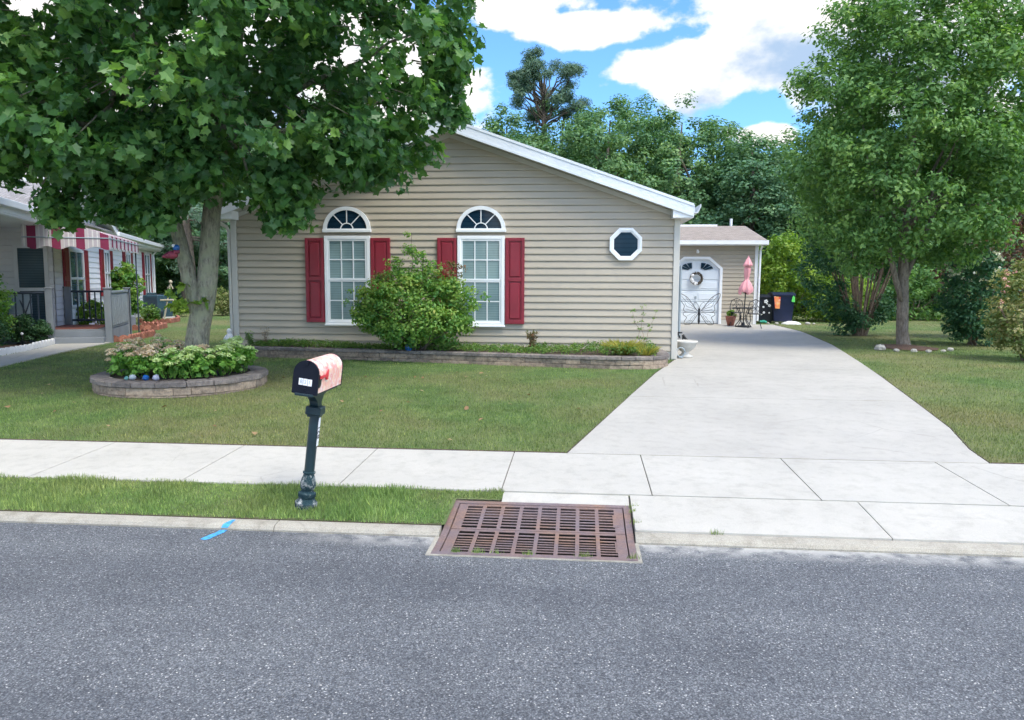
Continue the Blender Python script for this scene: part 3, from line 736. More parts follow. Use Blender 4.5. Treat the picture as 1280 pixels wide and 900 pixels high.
mb = MB(); zr = np.linspace(.30, 2.16, 7)
gd = MB()
gd.prism([(dl, .29), (dr_, .29), (dr_, 2.10), (dr_ - .38, 2.42), (dl + .38, 2.42), (dl, 2.10)], GY + .06, GY + .09, 'y')
for i in range(5):
    a, b = .31 + i * .36, .31 + (i + 1) * .36 - .025
    if i == 4: b = 2.08
    gd.bbox(dl + .03, dr_ - .03, GY + .035, GY + .062, a, b, .012)
    if i < 4:
        for j in range(2):
            c = dl + .1 + j * .75; gd.bbox(c, c + .63, GY + .022, GY + .04, a + .06, b - .06, .014)
door = part('garage_door', gd, M['door'], G)
def fan_q(cx, s):
    mb = MB(); R = .43; zc = 2.04
    for i in range(3):
        a0, a1 = math.radians(18 + i * 24), math.radians(18 + i * 24 + 19)
        if i == 2: a1 = math.radians(88)
        pts = [(cx + s * -r_ * math.cos(a) * -1, zc + r_ * math.sin(a) * .62) for r_, a in ((.13, a0), (R, a0), (R, (a0 + a1) / 2), (R, a1), (.13, a1))]
        mb.prism(pts, GY + .012, GY + .05, 'y')
    return mb
c0 = (dl + dr_) / 2
part('door_light', fan_q(c0 - .14, -1), M['paned'], door); part('door_light', fan_q(c0 + .14, 1), M['paned'], door)
mb = MB(); mb.box(c0 - .03, c0 + .03, GY - .0, GY + .03, 1.12, 1.2); part('lock', mb, M['meter'], door); mb = MB(); mb.tube([(c0 - .05, GY, 1.0), (c0 + .05, GY, 1.0)], .012, 6); part('handle', mb, M['meter'], door)
# roof of the garage: ridge parallel to the street
mb = MB(); e0, e1 = GY - .33, 32.4; zr0 = 3.02; rp = 3.74; ym = 29.3
mb.prism([(e0, zr0), (ym, rp), (e1, zr0 - .05), (e1, zr0 - .1), (ym, rp - .06), (e0, zr0 - .05)][::-1], 1.9, 6.02, 'x'); gr = part('roof', mb, M['shingleg'], G)
mb = MB(); mb.box(1.9, 6.03, e0 - .11, e0, zr0 - .13, zr0 + .0); part('gutter', mb, M['white'], gr)
mb = MB(); mb.box(1.9, 6.0, e0, GY - .022, zr0 - .16, zr0 - .14)
mb.prism([(e0, zr0 - .01), (ym, rp - .01), (e1, zr0 - .06), (e1, zr0 - .2), (ym, rp - .16), (e0, zr0 - .15)][::-1], 6.021, 6.04, 'x'); part('fascia', mb, M['white'], gr)
mb = MB(); mb.box(3.1, 5.0, ym - .1, ym + .1, rp - .02, rp + .05); part('ridge_cap', mb, M['white'], gr)
mb = MB(); mb.tube([(5.55, 29.5, 3.6), (5.55, 29.5, 4.02)], .05, 10); part('vent_pipe', mb, M['fascia'], gr)
mb = MB(); mb.tube([(5.86, e0 + .02, 2.88), (5.86, GY - .05, 2.7), (5.84, GY - .05, .4)], .035, 8); part('downspout', mb, M['white'], G)
mb = MB(); mb.box(3.80, 3.86, GY - .05, GY - .02, 2.62, 2.74); mb.ball((3.83, GY - .1, 2.66), .05, 10); part('wall_lamp', mb, M['white'], G)
# wreath
W = thing('wreath', 'round brown and cream wreath hanging on the white garage door', 'wreath', (c0, GY - .02, 1.78))
mb = MB()
for i in range(90):
    a = random.uniform(0, 2 * PI); q = .17 + random.uniform(-.035, .035)
    v = Vector((c0 + q * math.cos(a), GY - .03 - random.uniform(0, .04), 1.79 + q * math.sin(a))); t = Vector((-math.sin(a), random.uniform(-.4, .1), math.cos(a))) * .09
    mb.tube([v - t, v + t], .009, 5)
part('twig_ring', mb, M['barkd'], W)
mb = MB()
for i in range(16):
    a = random.uniform(PI * .7, PI * 1.55); q = .16 + random.uniform(-.03, .03); mb.ball((c0 + q * math.cos(a), GY - .08, 1.79 + q * math.sin(a)), random.uniform(.03, .055), 8, 1, .15)
part('flower', mb, M['statue'], W)

# butterfly ornament: bent iron rod
B = thing('butterfly_ornament', 'large black wire butterfly standing on the driveway before the white garage door', 'ornament', (3.86, 25.45, .28))
bx, by, bz = 3.86, 25.45, .30
def curve(pts, r=.011, n=26):
    P = [Vector((bx + p[0], by + (p[2] if len(p) > 2 else 0), bz + p[1])) for p in pts]; out = []
    for i in range(len(P) - 1):
        a, b, c, d = P[max(i - 1, 0)], P[i], P[i + 1], P[min(i + 2, len(P) - 1)]
        for k in range(6):
            t = k / 6; out.append(.5 * ((2 * b) + (c - a) * t + (2 * a - 5 * b + 4 * c - d) * t * t + (3 * b - a - 3 * c + d) * t ** 3))
    out.append(P[-1]); return out, r
for s in (-1, 1):
    up = MB(); lo = MB()
    for pts, r in (([(s * .04, .42), (s * .2, .62), (s * .38, .86), (s * .62, 1.0), (s * .66, .93), (s * .58, .74), (s * .48, .6), (s * .5, .48), (s * .42, .40), (s * .05, .40)], .013),
                   ([(s * .05, .43), (s * .22, .52), (s * .40, .58), (s * .47, .72)], .008), ([(s * .05, .44), (s * .24, .60), (s * .42, .74), (s * .57, .9)], .008),
                   ([(s * .16, .54), (s * .2, .66), (s * .34, .74), (s * .45, .9)], .007), ([(s * .1, .42), (s * .3, .46), (s * .44, .5)], .007)):
        q, rr = curve(pts, r); up.tube(q, rr * .72, 5)
    for pts, r in (([(s * .05, .40), (s * .46, .38), (s * .5, .3), (s * .4, .22), (s * .46, .1), (s * .46, .0), (s * .28, .0), (s * .16, .14), (s * .04, .34)], .013),
                   ([(s * .06, .36), (s * .2, .26), (s * .3, .12), (s * .42, .03)], .007), ([(s * .06, .38), (s * .24, .34), (s * .38, .28)], .007), ([(s * .12, .28), (s * .2, .16), (s * .3, .06)], .007)):
        q, rr = curve(pts, r); lo.tube(q, rr * .72, 5)
    part('upper_wing', up, M['black'], B); part('lower_wing', lo, M['black'], B)
mb = MB(); mb.lathe([(.012, 0), (.04, .08), (.028, .25), (.045, .36), (.03, .44), (.04, .5), (.01, .54)], (bx, by, bz), 10)
for s in (-1, 1):
    q, rr = curve([(0, .52), (s * .05, .64), (s * .14, .72), (s * .16, .68)], .006); mb.tube(q, rr, 5)
part('body', mb, M['black'], B)

# patio set
T = thing('bistro_table', 'round black metal bistro table holding the closed pink umbrella on the driveway', 'table', (5.10, 24.6, .275))
tx, ty, tz = 5.10, 24.6, .275
mb = MB(); mb.lathe([(.31, .585), (.33, .59), (.33, .605), (.31, .61), (.02, .612)], (tx, ty, tz), 24); part('table_top', mb, M['black'], T)
for i in range(4):
    a = PI / 4 + i * PI / 2; mb = MB(); c, s = math.cos(a), math.sin(a)
    mb.tube([(tx + c * .24, ty + s * .24, tz + .585), (tx + c * .12, ty + s * .12, tz + .36), (tx + c * .13, ty + s * .13, tz + .2), (tx + c * .3, ty + s * .3, tz + .01)], .013, 6); part('leg', mb, M['black'], T)
mb = MB(); mb.tube([(tx + .13 * math.cos(a), ty + .13 * math.sin(a), tz + .25) for a in np.linspace(0, 2 * PI, 17)], .008, 5); part('brace', mb, M['black'], T)
def chair(x, y, rz, lab):
    Cc = thing('bistro_chair', lab, 'chair', (x, y, .275), rz, 'bistro chairs at the umbrella table')
    mb = MB(); mb.lathe([(.18, .42), (.2, .43), (.19, .445), (.02, .45)], (0, 0, 0), 18); part('seat', mb, M['black'], Cc, local=True)
    mb = MB()
    mb.tube([(-.19, .17, .43), (-.2, .22, .62), (-.16, .25, .80), (0, .27, .88), (.16, .25, .80), (.2, .22, .62), (.19, .17, .43)], .013, 6)
    for dx in (-.09, 0, .09): mb.tube([(dx * .7, .18, .44), (dx * 1.3, .22, .6), (dx * .3, .245, .74), (dx, .26, .85)], .008, 5)
    mb.tube([(-.08 + .07 * math.cos(a), .22, .6 + .07 * math.sin(a)) for a in np.linspace(0, 2 * PI, 11)], .007, 5)
    mb.tube([(.08 + .07 * math.cos(a), .22, .6 + .07 * math.sin(a)) for a in np.linspace(0, 2 * PI, 11)], .007, 5)
    part('backrest', mb, M['black'], Cc, local=True)
    for sx in (-1, 1):
        for sy in (-1, 1):
            mb = MB(); mb.tube([(sx * .15, sy * .14, .42), (sx * .13, sy * .12, .22), (sx * .2, sy * .2, .0)], .012, 6); part('leg', mb, M['black'], Cc, local=True)
    return Cc
chair(5.34, 24.05, PI * .93, 'black wire-backed bistro chair on the near right side of the table')
chair(5.0, 25.2, -.2, 'black wire-backed bistro chair behind the table by the garage wall')
U = thing('patio_umbrella', 'closed dusty pink patio umbrella standing through the black bistro table', 'umbrella', (5.10, 24.6, .275))
mb = MB(); mb.tube([(5.10, 24.6, .30), (5.19, 24.6, 2.42)], .018, 8); part('pole', mb, M['black'], U)
mb = MB()
prof = [(.17, 1.33), (.19, 1.40), (.175, 1.50), (.13, 1.62), (.075, 1.72), (.05, 1.77), (.07, 1.84), (.085, 1.98), (.09, 2.1), (.075, 2.16), (.13, 2.17), (.115, 2.24), (.07, 2.34), (.02, 2.45), (.008, 2.5)]
n = 24; vs = []
for R, z in prof:
    for kx in range(n):
        a = 2 * PI * kx / n; rr = R * (1 + .22 * math.cos(6 * a + z * 1.2)) ; vs.append((5.145 + (z - 1.3) * .045 + rr * math.cos(a), 24.6 + rr * math.sin(a), z + (.05 * math.cos(3 * a) if z < 1.45 else 0)))
fs = [(i * n + kx, i * n + (kx + 1) % n, (i + 1) * n + (kx + 1) % n, (i + 1) * n + kx) for i in range(len(prof) - 1) for kx in range(n)]
mb.add(vs, fs); part('canopy', mb, M['umb'], U, smooth=True)
mb = MB(); mb.lathe([(.25, 0), (.25, .03), (.06, .06), (.05, .14)], (5.1, 24.6, .275), 20); part('base', mb, M['black'], U)
mb = MB(); mb.lathe([(.10, 0), (.15, .2), (.165, .27), (.165, .31), (.14, .31), (.13, .27), (0, .26)], (4.83, 25.2, .275), 18)
solo('flower_pot', mb, M['terra'], 'terracotta flower pot standing by the garage wall behind the bistro table', 'flower pot', smooth=True)
cl = ellipsoid_pts(8, (4.83, 25.2, .68), (.12, .12, .1), .2); tag(crown('potted_plant', cl, .09, 22, .09, M['lf_yel']), 'small yellow-green plant growing in the terracotta pot by the garage', 'plant')
# bins
def bin_(x, y, w, h, mat, lab, deco):
    b = thing('wheelie_bin', lab, 'bin', (x, y, .275), 0, 'wheelie bins beside the garage')
    mb = MB(); t = w * .5; bt = w * .42; d = w * .5
    mb.add([(-bt, -d * .8, .05), (bt, -d * .8, .05), (bt, d * .7, .05), (-bt, d * .7, .05), (-t, -d, h * .9), (t, -d, h * .9), (t, d, h * .9), (-t, d, h * .9)],
           [(0, 3, 2, 1), (0, 1, 5, 4), (1, 2, 6, 5), (2, 3, 7, 6), (3, 0, 4, 7), (4, 5, 6, 7)])
    mb.bbox(-t - .015, t + .015, -d - .015, d + .015, h * .86, h * .9, .008); part('body', mb, mat, b, local=True)
    mb = MB(); mb.prism([(-d - .03, h * .9), (d + .04, h * .9), (d + .04, h * .96), (0, h), (-d - .02, h * .95)], -t - .02, t + .02, 'x'); mb.tube([(-t, d + .05, h * .93), (t, d + .05, h * .93)], .02, 8); part('lid', mb, mat, b, local=True)
    for s in (-1, 1):
        mb = MB(); mb.tube([(s * (bt - .02), d * .75, .1), (s * (bt + .05), d * .75, .1)], .1, 16); part('wheel', mb, M['black'], b, local=True)
    return b
b1 = bin_(6.38, 27.35, .56, .98, M['bin2'], 'dark wheelie bin with white flower decals, next to the garage corner', 0)
for (fx, fz, fr) in ((-.02, .74, .075), (.10, .6, .055), (-.1, .55, .04), (-.08, .36, .045), (-.16, .30, .035), (.1, .35, .03), (.02, .66, .03)):
    mb = MB()
    for i in range(5):
        a = i * 2 * PI / 5; mb.prism([(fx + fr * .55 * math.cos(a) + fr * .42 * math.cos(q), fz + fr * .55 * math.sin(a) + fr * .42 * math.sin(q)) for q in np.linspace(0, 2 * PI, 7)[:-1]], -.292, -.284, 'y')
    part('flower_decal', mb, M['label'], b1, local=True)
b2 = bin_(6.93, 27.3, .72, 1.06, M['bin'], 'navy wheelie bin with a red and orange flowered cloth on its front', 1)
mb = MB(); mb.prism([(-.34, .92), (-.12, .90), (-.14, .5), (-.29, .51)][::-1], -.376, -.368, 'y'); part('cloth_panel', mb, M['towel'], b2, local=True)
mb = MB()
mb.prism([(.36, .72), (.24, .74), (.27, .9), (.31, .97), (.35, .88)], -.383, -.373, 'y')
for v in range(len(mb.v)): pass
solo_g = part('green_tag', mb, M['green'], b2, local=True)
mb = MB()
for i in range(7): mb.ball((6.12 + i * .03 + random.uniform(-.03, .03), 26.85, .31 + random.uniform(0, .06)), random.uniform(.03, .055), 8, .8, .2)
solo('green_cloth', mb, M['teal'], 'crumpled teal cloth lying on the ground before the dark flowered bin', 'cloth')
mb = MB(); mb.ball((7.15, 26.75, .24), .32, 14, .38, .08); solo('flat_stone', mb, M['statue'], 'large flat white stone lying in front of the navy bin', 'stone')
for i, (x_, y_, r_, t_) in enumerate(((6.35, 26.6, .06, 'nearest the dark bin'), (6.62, 26.55, .07, 'between the two bins'), (7.62, 26.5, .09, 'just right of the large flat stone'), (7.85, 26.6, .05, 'at the right end of the row by the bins'))):
    mb = MB(); mb.ball((x_, y_, .27 + r_ * .25), r_, 9, .6, .12); solo('garden_stone', mb, M['stone'], 'small white stone, ' + t_, 'stone', 'white stones in front of the bins')

# ------------------------------------------------------------------ mailbox (leans to the right)
MX, MY, MZ = -1.945, 5.20, .10
PT = thing('mailbox_post', 'dark green turned metal post leaning right in the grass verge under the mailbox', 'mailbox post', (MX, MY, MZ))
lean = Matrix.Translation((MX, MY, MZ)) @ Matrix.Rotation(math.radians(7.0), 4, 'Y')
def lp(name, mb, mat, root, smooth=False, auto=None): return part(name, mb.xf(lean), mat, root, smooth=smooth, auto=auto)
mb = MB(); mb.lathe([(.036, .235), (.036, .60), (.034, .65)], n=20); lp('post_shaft', mb, M['post'], PT, True, 40)
mb = MB(); mb.lathe([(.078, -.03), (.078, .012), (.060, .03), (.056, .045), (.062, .055), (.062, .08), (.045, .09), (.042, .1), (.053, .125), (.056, .15), (.05, .18), (.040, .205), (.037, .222), (.044, .226), (.044, .236), (.036, .24)], n=24); lp('post_base', mb, M['postworn'], PT, True, 35)
mb = MB(); mb.bbox(-.055, .055, -.055, .055, .655, .715, .006); mb.box(-.042, .042, -.042, .042, .64, .655); lp('collar', mb, M['post'], PT)
mb = MB(); mb.prism([(.048, .715), (.03, .74), (.06, .79), (.2, .825), (.2, .84), (-.2, .84), (-.2, .825), (-.12, .80), (-.06, .76), (-.035, .715)][::-1], -.03, .03, 'x')
mb.bbox(-.065, .065, -.27, .25, .825, .842, .003); lp('bracket', mb, M['post'], PT)
lb = MB(); lb.box(.0355, .0385, -.012, .022, .43, .635); lo_ = lp('number_plate', lb, M['label'], PT)
BX = thing('mailbox', 'black round-topped mailbox with a pink flowered cover and red flag, on the leaning green post', 'mailbox', (MX, MY, MZ))
w2, h0, hs = .082, .845, .1
Z0 = .845
def arch_poly(w, z0, zs, n=14, g=0.):
    return [(-w - g, z0 - g), (w + g, z0 - g)] + [((w + g) * math.cos(PI * i / n), zs + (w + g) * math.sin(PI * i / n)) for i in range(n + 1)]
mb = MB(); mb.prism(arch_poly(w2, Z0, Z0 + .135), -.25, .26, 'y'); shell = lp('body', mb, M['boxdoor'], BX, True, 30)
mb = MB(); mb.prism(arch_poly(w2, Z0, Z0 + .135, g=.006), -.262, -.245, 'y')
mb.box(-.012, .012, -.275, -.262, Z0 + .195, Z0 + .225); mb.box(-.006, .006, -.268, -.262, Z0 + .02, Z0 + .035)
bdoor = lp('door', mb, M['boxdoor'], BX)
mb = MB(); mb.prism(arch_poly(w2, Z0, Z0 + .135, g=.006), .255, .268, 'y'); lp('rear_rim', mb, M['boxdoor'], BX)
mb = MB(); P_ = [(w2 + .0035, Z0 + .006)] + [((w2 + .0035) * math.cos(PI * i / 14), Z0 + .135 + (w2 + .0035) * math.sin(PI * i / 14)) for i in range(15)] + [(-w2 - .0035, Z0 + .006)]
Q_ = [(p[0] * .985, p[1] if i in (0, 16) else p[1] - .001) for i, p in enumerate(P_)]
for i in range(16): mb.prism([P_[i], P_[i + 1], Q_[i + 1], Q_[i]], -.243, .253, 'y')
lp('flower_cover', mb, M['mailcover'], BX, False)
mb = MB(); fx = w2 + .008
mb.prism([(-.235, Z0 + .125), (-.12, Z0 + .125), (-.075, Z0 + .155), (-.075, Z0 + .085), (-.105, Z0 + .085), (-.12, Z0 + .105), (-.235, Z0 + .105)][::-1], fx, fx + .005, 'x')
lp('flag', mb, M['flagred'], BX)
mb = MB(); mb.prism([(-.243, Z0 + .045), (-.215, Z0 + .045), (-.2, Z0 + .065), (-.2, Z0 + .115), (-.243, Z0 + .135)], w2 + .0045, w2 + .008, 'x'); lp('flag_bracket', mb, M['black'], BX)
def text_part(name, body, size, mat, parent, mtx, bold=.0):
    cu = bpy.data.curves.new(name, 'FONT'); cu.body = body; cu.size = size; cu.extrude = .0006; cu.align_x = 'CENTER'; cu.align_y = 'CENTER'; cu.offset = bold
    tmp = bpy.data.objects.new('tmp', cu); COL.objects.link(tmp)
    dg = bpy.context.evaluated_depsgraph_get(); me = bpy.data.meshes.new_from_object(tmp.evaluated_get(dg))
    bpy.data.objects.remove(tmp); me.transform(rootinv(parent) @ mtx); me.materials.clear()
    o = link(name, me, mat, parent); return o
# three white tiles with dark digits on the door
mb = MB()
for i, t in enumerate((-.044, -.013, .018)): mb.box(t, t + .028, -.2645, -.2615, Z0 + .055 - i * .001, Z0 + .1 - i * .001)
tiles = lp('number_tile', mb, M['label'], bdoor)
text_part('digits', '8 2 1', .036, M['panel'], bdoor, lean @ Matrix.Translation((.001, -.2655, Z0 + .077)) @ Matrix.Rotation(PI / 2, 4, 'X'))
text_part('digits', '821', .065, M['black'], PT, lean @ Matrix.Translation((.0395, .004, .53)) @ Matrix.Rotation(PI / 2, 4, 'Z') @ Matrix.Rotation(PI / 2, 4, 'X') @ Matrix.Rotation(PI / 2, 4, 'Z'))

# ------------------------------------------------------------------ block walls
def block_wall(name, path, z0, courses, capw=.26, bodyw=.2, bl=.27, label='', cat='', closed=False, capmat='cap'):
    """courses of split-face blocks following a plan path (outer face on the path)"""
    root = thing(name, label, cat, (path[0][0], path[0][1], z0))
    pts = [Vector((x, y)) for x, y in path]; seg = [(pts[i + 1] - pts[i]).length for i in range(len(pts) - 1)]; tot = sum(seg)
    def at(s):
        s = max(0, min(tot - 1e-5, s)); i = 0
        while s > seg[i]: s -= seg[i]; i += 1
        t = (pts[i + 1] - pts[i]).normalized(); return pts[i] + t * s, t
    body = MB(); cap = MB(); z = z0
    for ci, (h, iscap) in enumerate(courses):
        off = (ci % 2) * bl * .5; s = -off; mbx = cap if iscap else body
        w = capw if iscap else bodyw; out = .025 if iscap else random.uniform(0, .006)
        while s < tot - .02:
            L_ = bl * random.choice((.72, 1, 1, 1.28)) if not iscap else bl * random.uniform(.9, 1.3)
            a, b = max(s, 0), min(s + L_, tot)
            if b - a > .03:
                (p, t), (q, t2) = at(a + .003), at(b - .003); tt = (q - p).normalized(); nn = Vector((tt.y, -tt.x)); o = out + random.uniform(-.006, .008); c = .008
                P4 = [p + nn * o, q + nn * o, q - nn * (w - o), p - nn * (w - o)]
                P5 = [p + nn * (o - c) + tt * c, q + nn * (o - c) - tt * c, q - nn * (w - o) - tt * c, p - nn * (w - o) + tt * c]
                vs = [(*P5[i], z + .002) for i in range(4)] + [(*P4[i], z + c) for i in range(4)] + [(*P4[i], z + h - c) for i in range(4)] + [(*P5[i], z + h - .001) for i in range(4)]
                fs = [(3, 2, 1, 0), (12, 13, 14, 15)]
                for lv in range(3):
                    for i in range(4): fs.append((lv * 4 + i, lv * 4 + (i + 1) % 4, lv * 4 + 4 + (i + 1) % 4, lv * 4 + 4 + i))
                mbx.add(vs, fs)
            s += L_
        z += h
    part('block_courses', body, M['block'], root); part('cap_course', cap, M[capmat], root); return root
PCX, PCY, PR = -5.585, 10.25, 1.13
ring = [(PCX + PR * math.cos(a), PCY + PR * math.sin(a)) for a in np.linspace(0, -2 * PI, 49)][::-1]
block_wall('planter_ring', ring, .185, [(.03, False), (.105, False), (.07, True)], .24, .2, .3, 'round grey-brown stone block planter ring around the leaning maple tree', 'planter')
mb = MB(); n = 32; vs = [(PCX, PCY, .40)] + [(PCX + (PR - .2) * math.cos(2 * PI * i / n), PCY + (PR - .2) * math.sin(2 * PI * i / n), .355) for i in range(n)]
mb.add(vs, [(0, 1 + i, 1 + (i + 1) % n) for i in range(n)]); struct('planter_soil', mb, M['soil'])
bed = [(-6.45, 13.95), (-6.2, 13.78), (-5, 13.62), (-3.6, 13.45), (-2.3, 13.22), (-.8, 12.93), (.3, 12.76), (.8, 12.73), (1.15, 12.80), (1.38, 12.96), (1.5, 13.2), (1.52, 13.6), (1.52, 14.1)]
def spline(P, n=8):
    out = []
    for i in range(len(P) - 1):
        a, b, c, d = [Vector(P[max(0, min(len(P) - 1, j))]) for j in (i - 1, i, i + 1, i + 2)]
        for k in range(n):
            t = k / n; v = .5 * ((2 * b) + (c - a) * t + (2 * a - 5 * b + 4 * c - d) * t * t + (3 * b - a - 3 * c + d) * t ** 3); out.append((v.x, v.y))
    out.append(P[-1]); return out
bedp = spline(bed, 4)
block_wall('bed_wall', bedp, .215, [(.085, False), (.085, False), (.06, True)], .2, .17, .24, 'low brown stone block wall edging the flower bed under the beige gable', 'garden wall')
mb = MB()
for (xa, ya), (xb, yb) in zip(bedp, bedp[1:]):
    if xb > xa + 1e-4: mb.quad((xa, ya + .1, .41), (xb, yb + .1, .41), (xb, HY + .01, .44), (xa, HY + .01, .44))
struct('bed_soil', mb, M['soil'])

# ------------------------------------------------------------------ neighbour's house
NR = math.atan2(-.927, .374)
N = thing('neighbour_house', 'long white sided house next door with wine-red shutters and a small porch gable', 'house', (-17.5, 29.7, .25), NR)
def npart(name, mb, mat, parent=N, **k): return part(name, mb, mat, parent, local=True, **k)
zl = lambda z: z - .25
x0 = -1.25; EZ = 3.12
mb = MB()
cladding(mb, (x0 + .06, 0), (13.5, 0), (0, 1), zl(.5), zl(3.0), .15, .02)
cladding(mb, (13.5, -1.3), (13.5, 0), (1, 0), zl(.5), zl(3.0), .15, .02)
cladding(mb, (13.5, -1.3), (22, -1.3), (0, 1), zl(.5), zl(3.0), .15, .02)
mb.box(x0, 13.47, -8, -.03, 0, zl(3.05)); mb.box(13.47, 22, -8, -1.33, 0, zl(3.05))
part('wall', mb, M['sidingw'], N, local=True)
# porch gable
gx0, gx1, gp = 8.3, 14.3, 4.0
def gext(z):
    t = (z + .25 - 3.1) / (gp - 3.1); h = (gx1 - gx0) / 2; return h * t, 2 * h - h * t
mb = MB(); cladding(mb, (gx0, .02), (gx1, .02), (0, 1), zl(3.12), zl(gp), .15, .02, gext); mb.prism([(gx0, zl(3.1)), (gx1, zl(3.1)), ((gx0 + gx1) / 2, zl(gp))][::-1], -4, .0, 'y')
npart('gable', mb, M['sidingw'])
mb = MB(); h = (gx1 - gx0) / 2; gc = (gx0 + gx1) / 2; sl = (gp - 3.1) / h
for s in (-1, 1):
    P0 = [(gc, zl(gp) + .17), (gc + s * (h + .35), zl(3.1) + .17 - sl * .35), (gc + s * (h + .35), zl(3.1) - sl * .35), (gc, zl(gp))]
    mb.prism(P0[::-s], .05, .42, 'y')
npart('gable_trim', mb, M['white'])
mb = MB()
for s in (-1, 1):
    P0 = [(gc, zl(gp) + .2), (gc + s * (h + .38), zl(3.1) + .2 - sl * .38), (gc + s * (h + .38), zl(3.1) + .171 - sl * .38), (gc, zl(gp) + .171)]
    mb.prism(P0[::-s], -4, .44, 'y')
npart('gable_roof', mb, M['shingle'])
mb = MB(); mb.prism([(.36, zl(EZ)), (-4, zl(4.55)), (-8.3, zl(3.1)), (-8.3, zl(3.05)), (-4, zl(4.48)), (.36, zl(EZ - .05))], x0 - .3, 22, 'x'); nroof = npart('roof', mb, M['shingle'])
mb = MB()
for a, b in ((x0 - .3, 8.0), (14.6, 22)):
    mb.prism([(.0, zl(EZ - .3)), (.0, zl(EZ - .05)), (.36, zl(EZ - .05)), (.36, zl(EZ - .22)), (.3, zl(EZ - .28))], a, b, 'x'); mb.bbox(a, b, .355, .48, zl(EZ - .13), zl(EZ + .0), .01); npart('gutter', mb, M['white'], nroof); mb = MB()

mb = MB(); mb.bbox(x0 - .02, x0 + .09, -.05, .035, 0, zl(2.95), .005); npart('corner_trim', mb, M['white']); mb = MB(); mb.tube([(x0 + .1, .42, zl(3.0)), (x0 + .02, .2, zl(2.85)), (x0 + .02, .08, zl(2.7)), (x0 + .02, .08, .1)], .04, 8); npart('downspout', mb, M['white'])
mb = MB(); mb.box(13.5, 22, -1.3, .34, zl(EZ - .26), zl(EZ - .235)); npart('porch_soffit', mb, M['white'], nroof)
def nwin(cx, w, z0, z1, sh):
    fr = MB(); o = .07; y = .02
    for a, b, c, d in ((cx - w / 2, cx - w / 2 + o, z0, z1), (cx + w / 2 - o, cx + w / 2, z0, z1), (cx - w / 2 + o, cx + w / 2 - o, z0, z0 + o), (cx - w / 2 + o, cx + w / 2 - o, z1 - o, z1), (cx - w / 2 + o, cx + w / 2 - o, (z0 + z1) / 2 - .03, (z0 + z1) / 2 + .03), (cx - .02, cx + .02, z0 + o, z1 - o)):
        fr.box(a, b, y, y + .045, zl(c), zl(d))
    f = npart('window', fr, M['white']); p = MB(); p.box(cx - w / 2 + o, cx + w / 2 - o, y, y + .018, zl(z0 + o), zl(z1 - o)); npart('pane', p, M['panen'], f)
    for s in (-1, 1):
        a = cx + s * (w / 2 + .03); b = a + s * sh; m_ = MB(); m_.bbox(min(a, b), max(a, b), y, y + .04, zl(z0 - .02), zl(z1 + .02), .006)
        zz = (z0 + z1) / 2; m_.bbox(min(a, b) + .06, max(a, b) - .06, y + .03, y + .052, zl(z0 + .08), zl(zz - .05), .012); m_.bbox(min(a, b) + .06, max(a, b) - .06, y + .03, y + .052, zl(zz + .05), zl(z1 - .08), .012)
        npart('shutter', m_, M['red'])
nwin(.25, 1.3, 1.05, 2.7, .36); nwin(4.3, .9, 1.15, 2.6, .4); nwin(7.8, .8, 1.2, 2.55, .45); nwin(11.5, 1.5, .95, 2.45, .5)
mb = MB()
for a, b, c, d in ((-.80, -.72, .5, 2.5), (-.18, -.10, .5, 2.5), (-.72, -.18, 2.4, 2.5), (-.72, -.18, .5, .62), (-.72, -.18, 1.4, 1.48)): mb.box(13.52, 13.57, a, b, zl(c), zl(d))
dn = npart('storm_door', mb, M['white']); mb = MB(); mb.box(13.52, 13.54, -.72, -.18, zl(.62), zl(2.4)); npart('pane', mb, M['panen'], dn)
# deck
DK = thing('porch_deck', 'grey wooden porch deck with slatted railings and one step, under the striped awning', 'deck', (-17.5, 29.7, .25), NR)
dp = lambda n_, m_, mt: part(n_, m_, mt, DK, local=True)
mb = MB()
for i in range(16): mb.box(12.75 + i * .14, 12.75 + i * .14 + .132, -1.28, 1.42, .27, .30)
mb.box(12.75, 14.97, 1.38, 1.40, .0, .26); mb.box(14.95, 14.99, -1.0, 1.40, .0, .27); dp('floor', mb, M['deck'])
mb = MB(); mb.bbox(15.0, 15.3, .33, 1.36, .0, .15, .008); mb.bbox(14.995, 15.02, .33, 1.36, .15, .28, .004); dp('step', mb, M['deck'])
mb = MB(); mb.box(12.9, 14.6, -.5, 1.1, .301, .312); dp('door_mat', mb, M['floorred'])
def post_(x, y, z1=1.22):
    mb = MB(); mb.bbox(x - .07, x + .07, y - .07, y + .07, 0, z1, .006); mb.bbox(x - .085, x + .085, y - .085, y + .085, z1 - .001, z1 + .03, .008); dp('post', mb, M['deck'])
post_(15.02, 1.42); post_(12.74, 1.42, 1.2); post_(12.8, .1); post_(15.02, .26); post_(15.02, -.9)
def railing(pa, pb):
    mb = MB(); a, b = Vector((*pa, 0)), Vector((*pb, 0)); t = (b - a).normalized(); L = (b - a).length
    for z, hh in ((1.13, .05), (.42, .04)): mb.tube([a + Vector((0, 0, z)), b + Vector((0, 0, z))], .03, 6)
    nb = int(L / .13)
    for i in range(1, nb): p = a + t * (L * i / nb); mb.tube([p + Vector((0, 0, .42)), p + Vector((0, 0, 1.13))], .018, 5)
    dp('railing', mb, M['rail'])
railing((12.76, .17), (12.76, 1.35)); railing((15.02, -.83), (15.02, .19))
mb = MB(); mb.bbox(12.82, 14.94, 1.40, 1.44, .33, 1.12, .004); mb.bbox(12.82, 14.94, 1.37, 1.47, 1.12, 1.17, .006)
for i in range(9): mb.bbox(12.9 + i * .23, 12.9 + i * .23 + .19, 1.435, 1.455, .38, 1.08, .006)
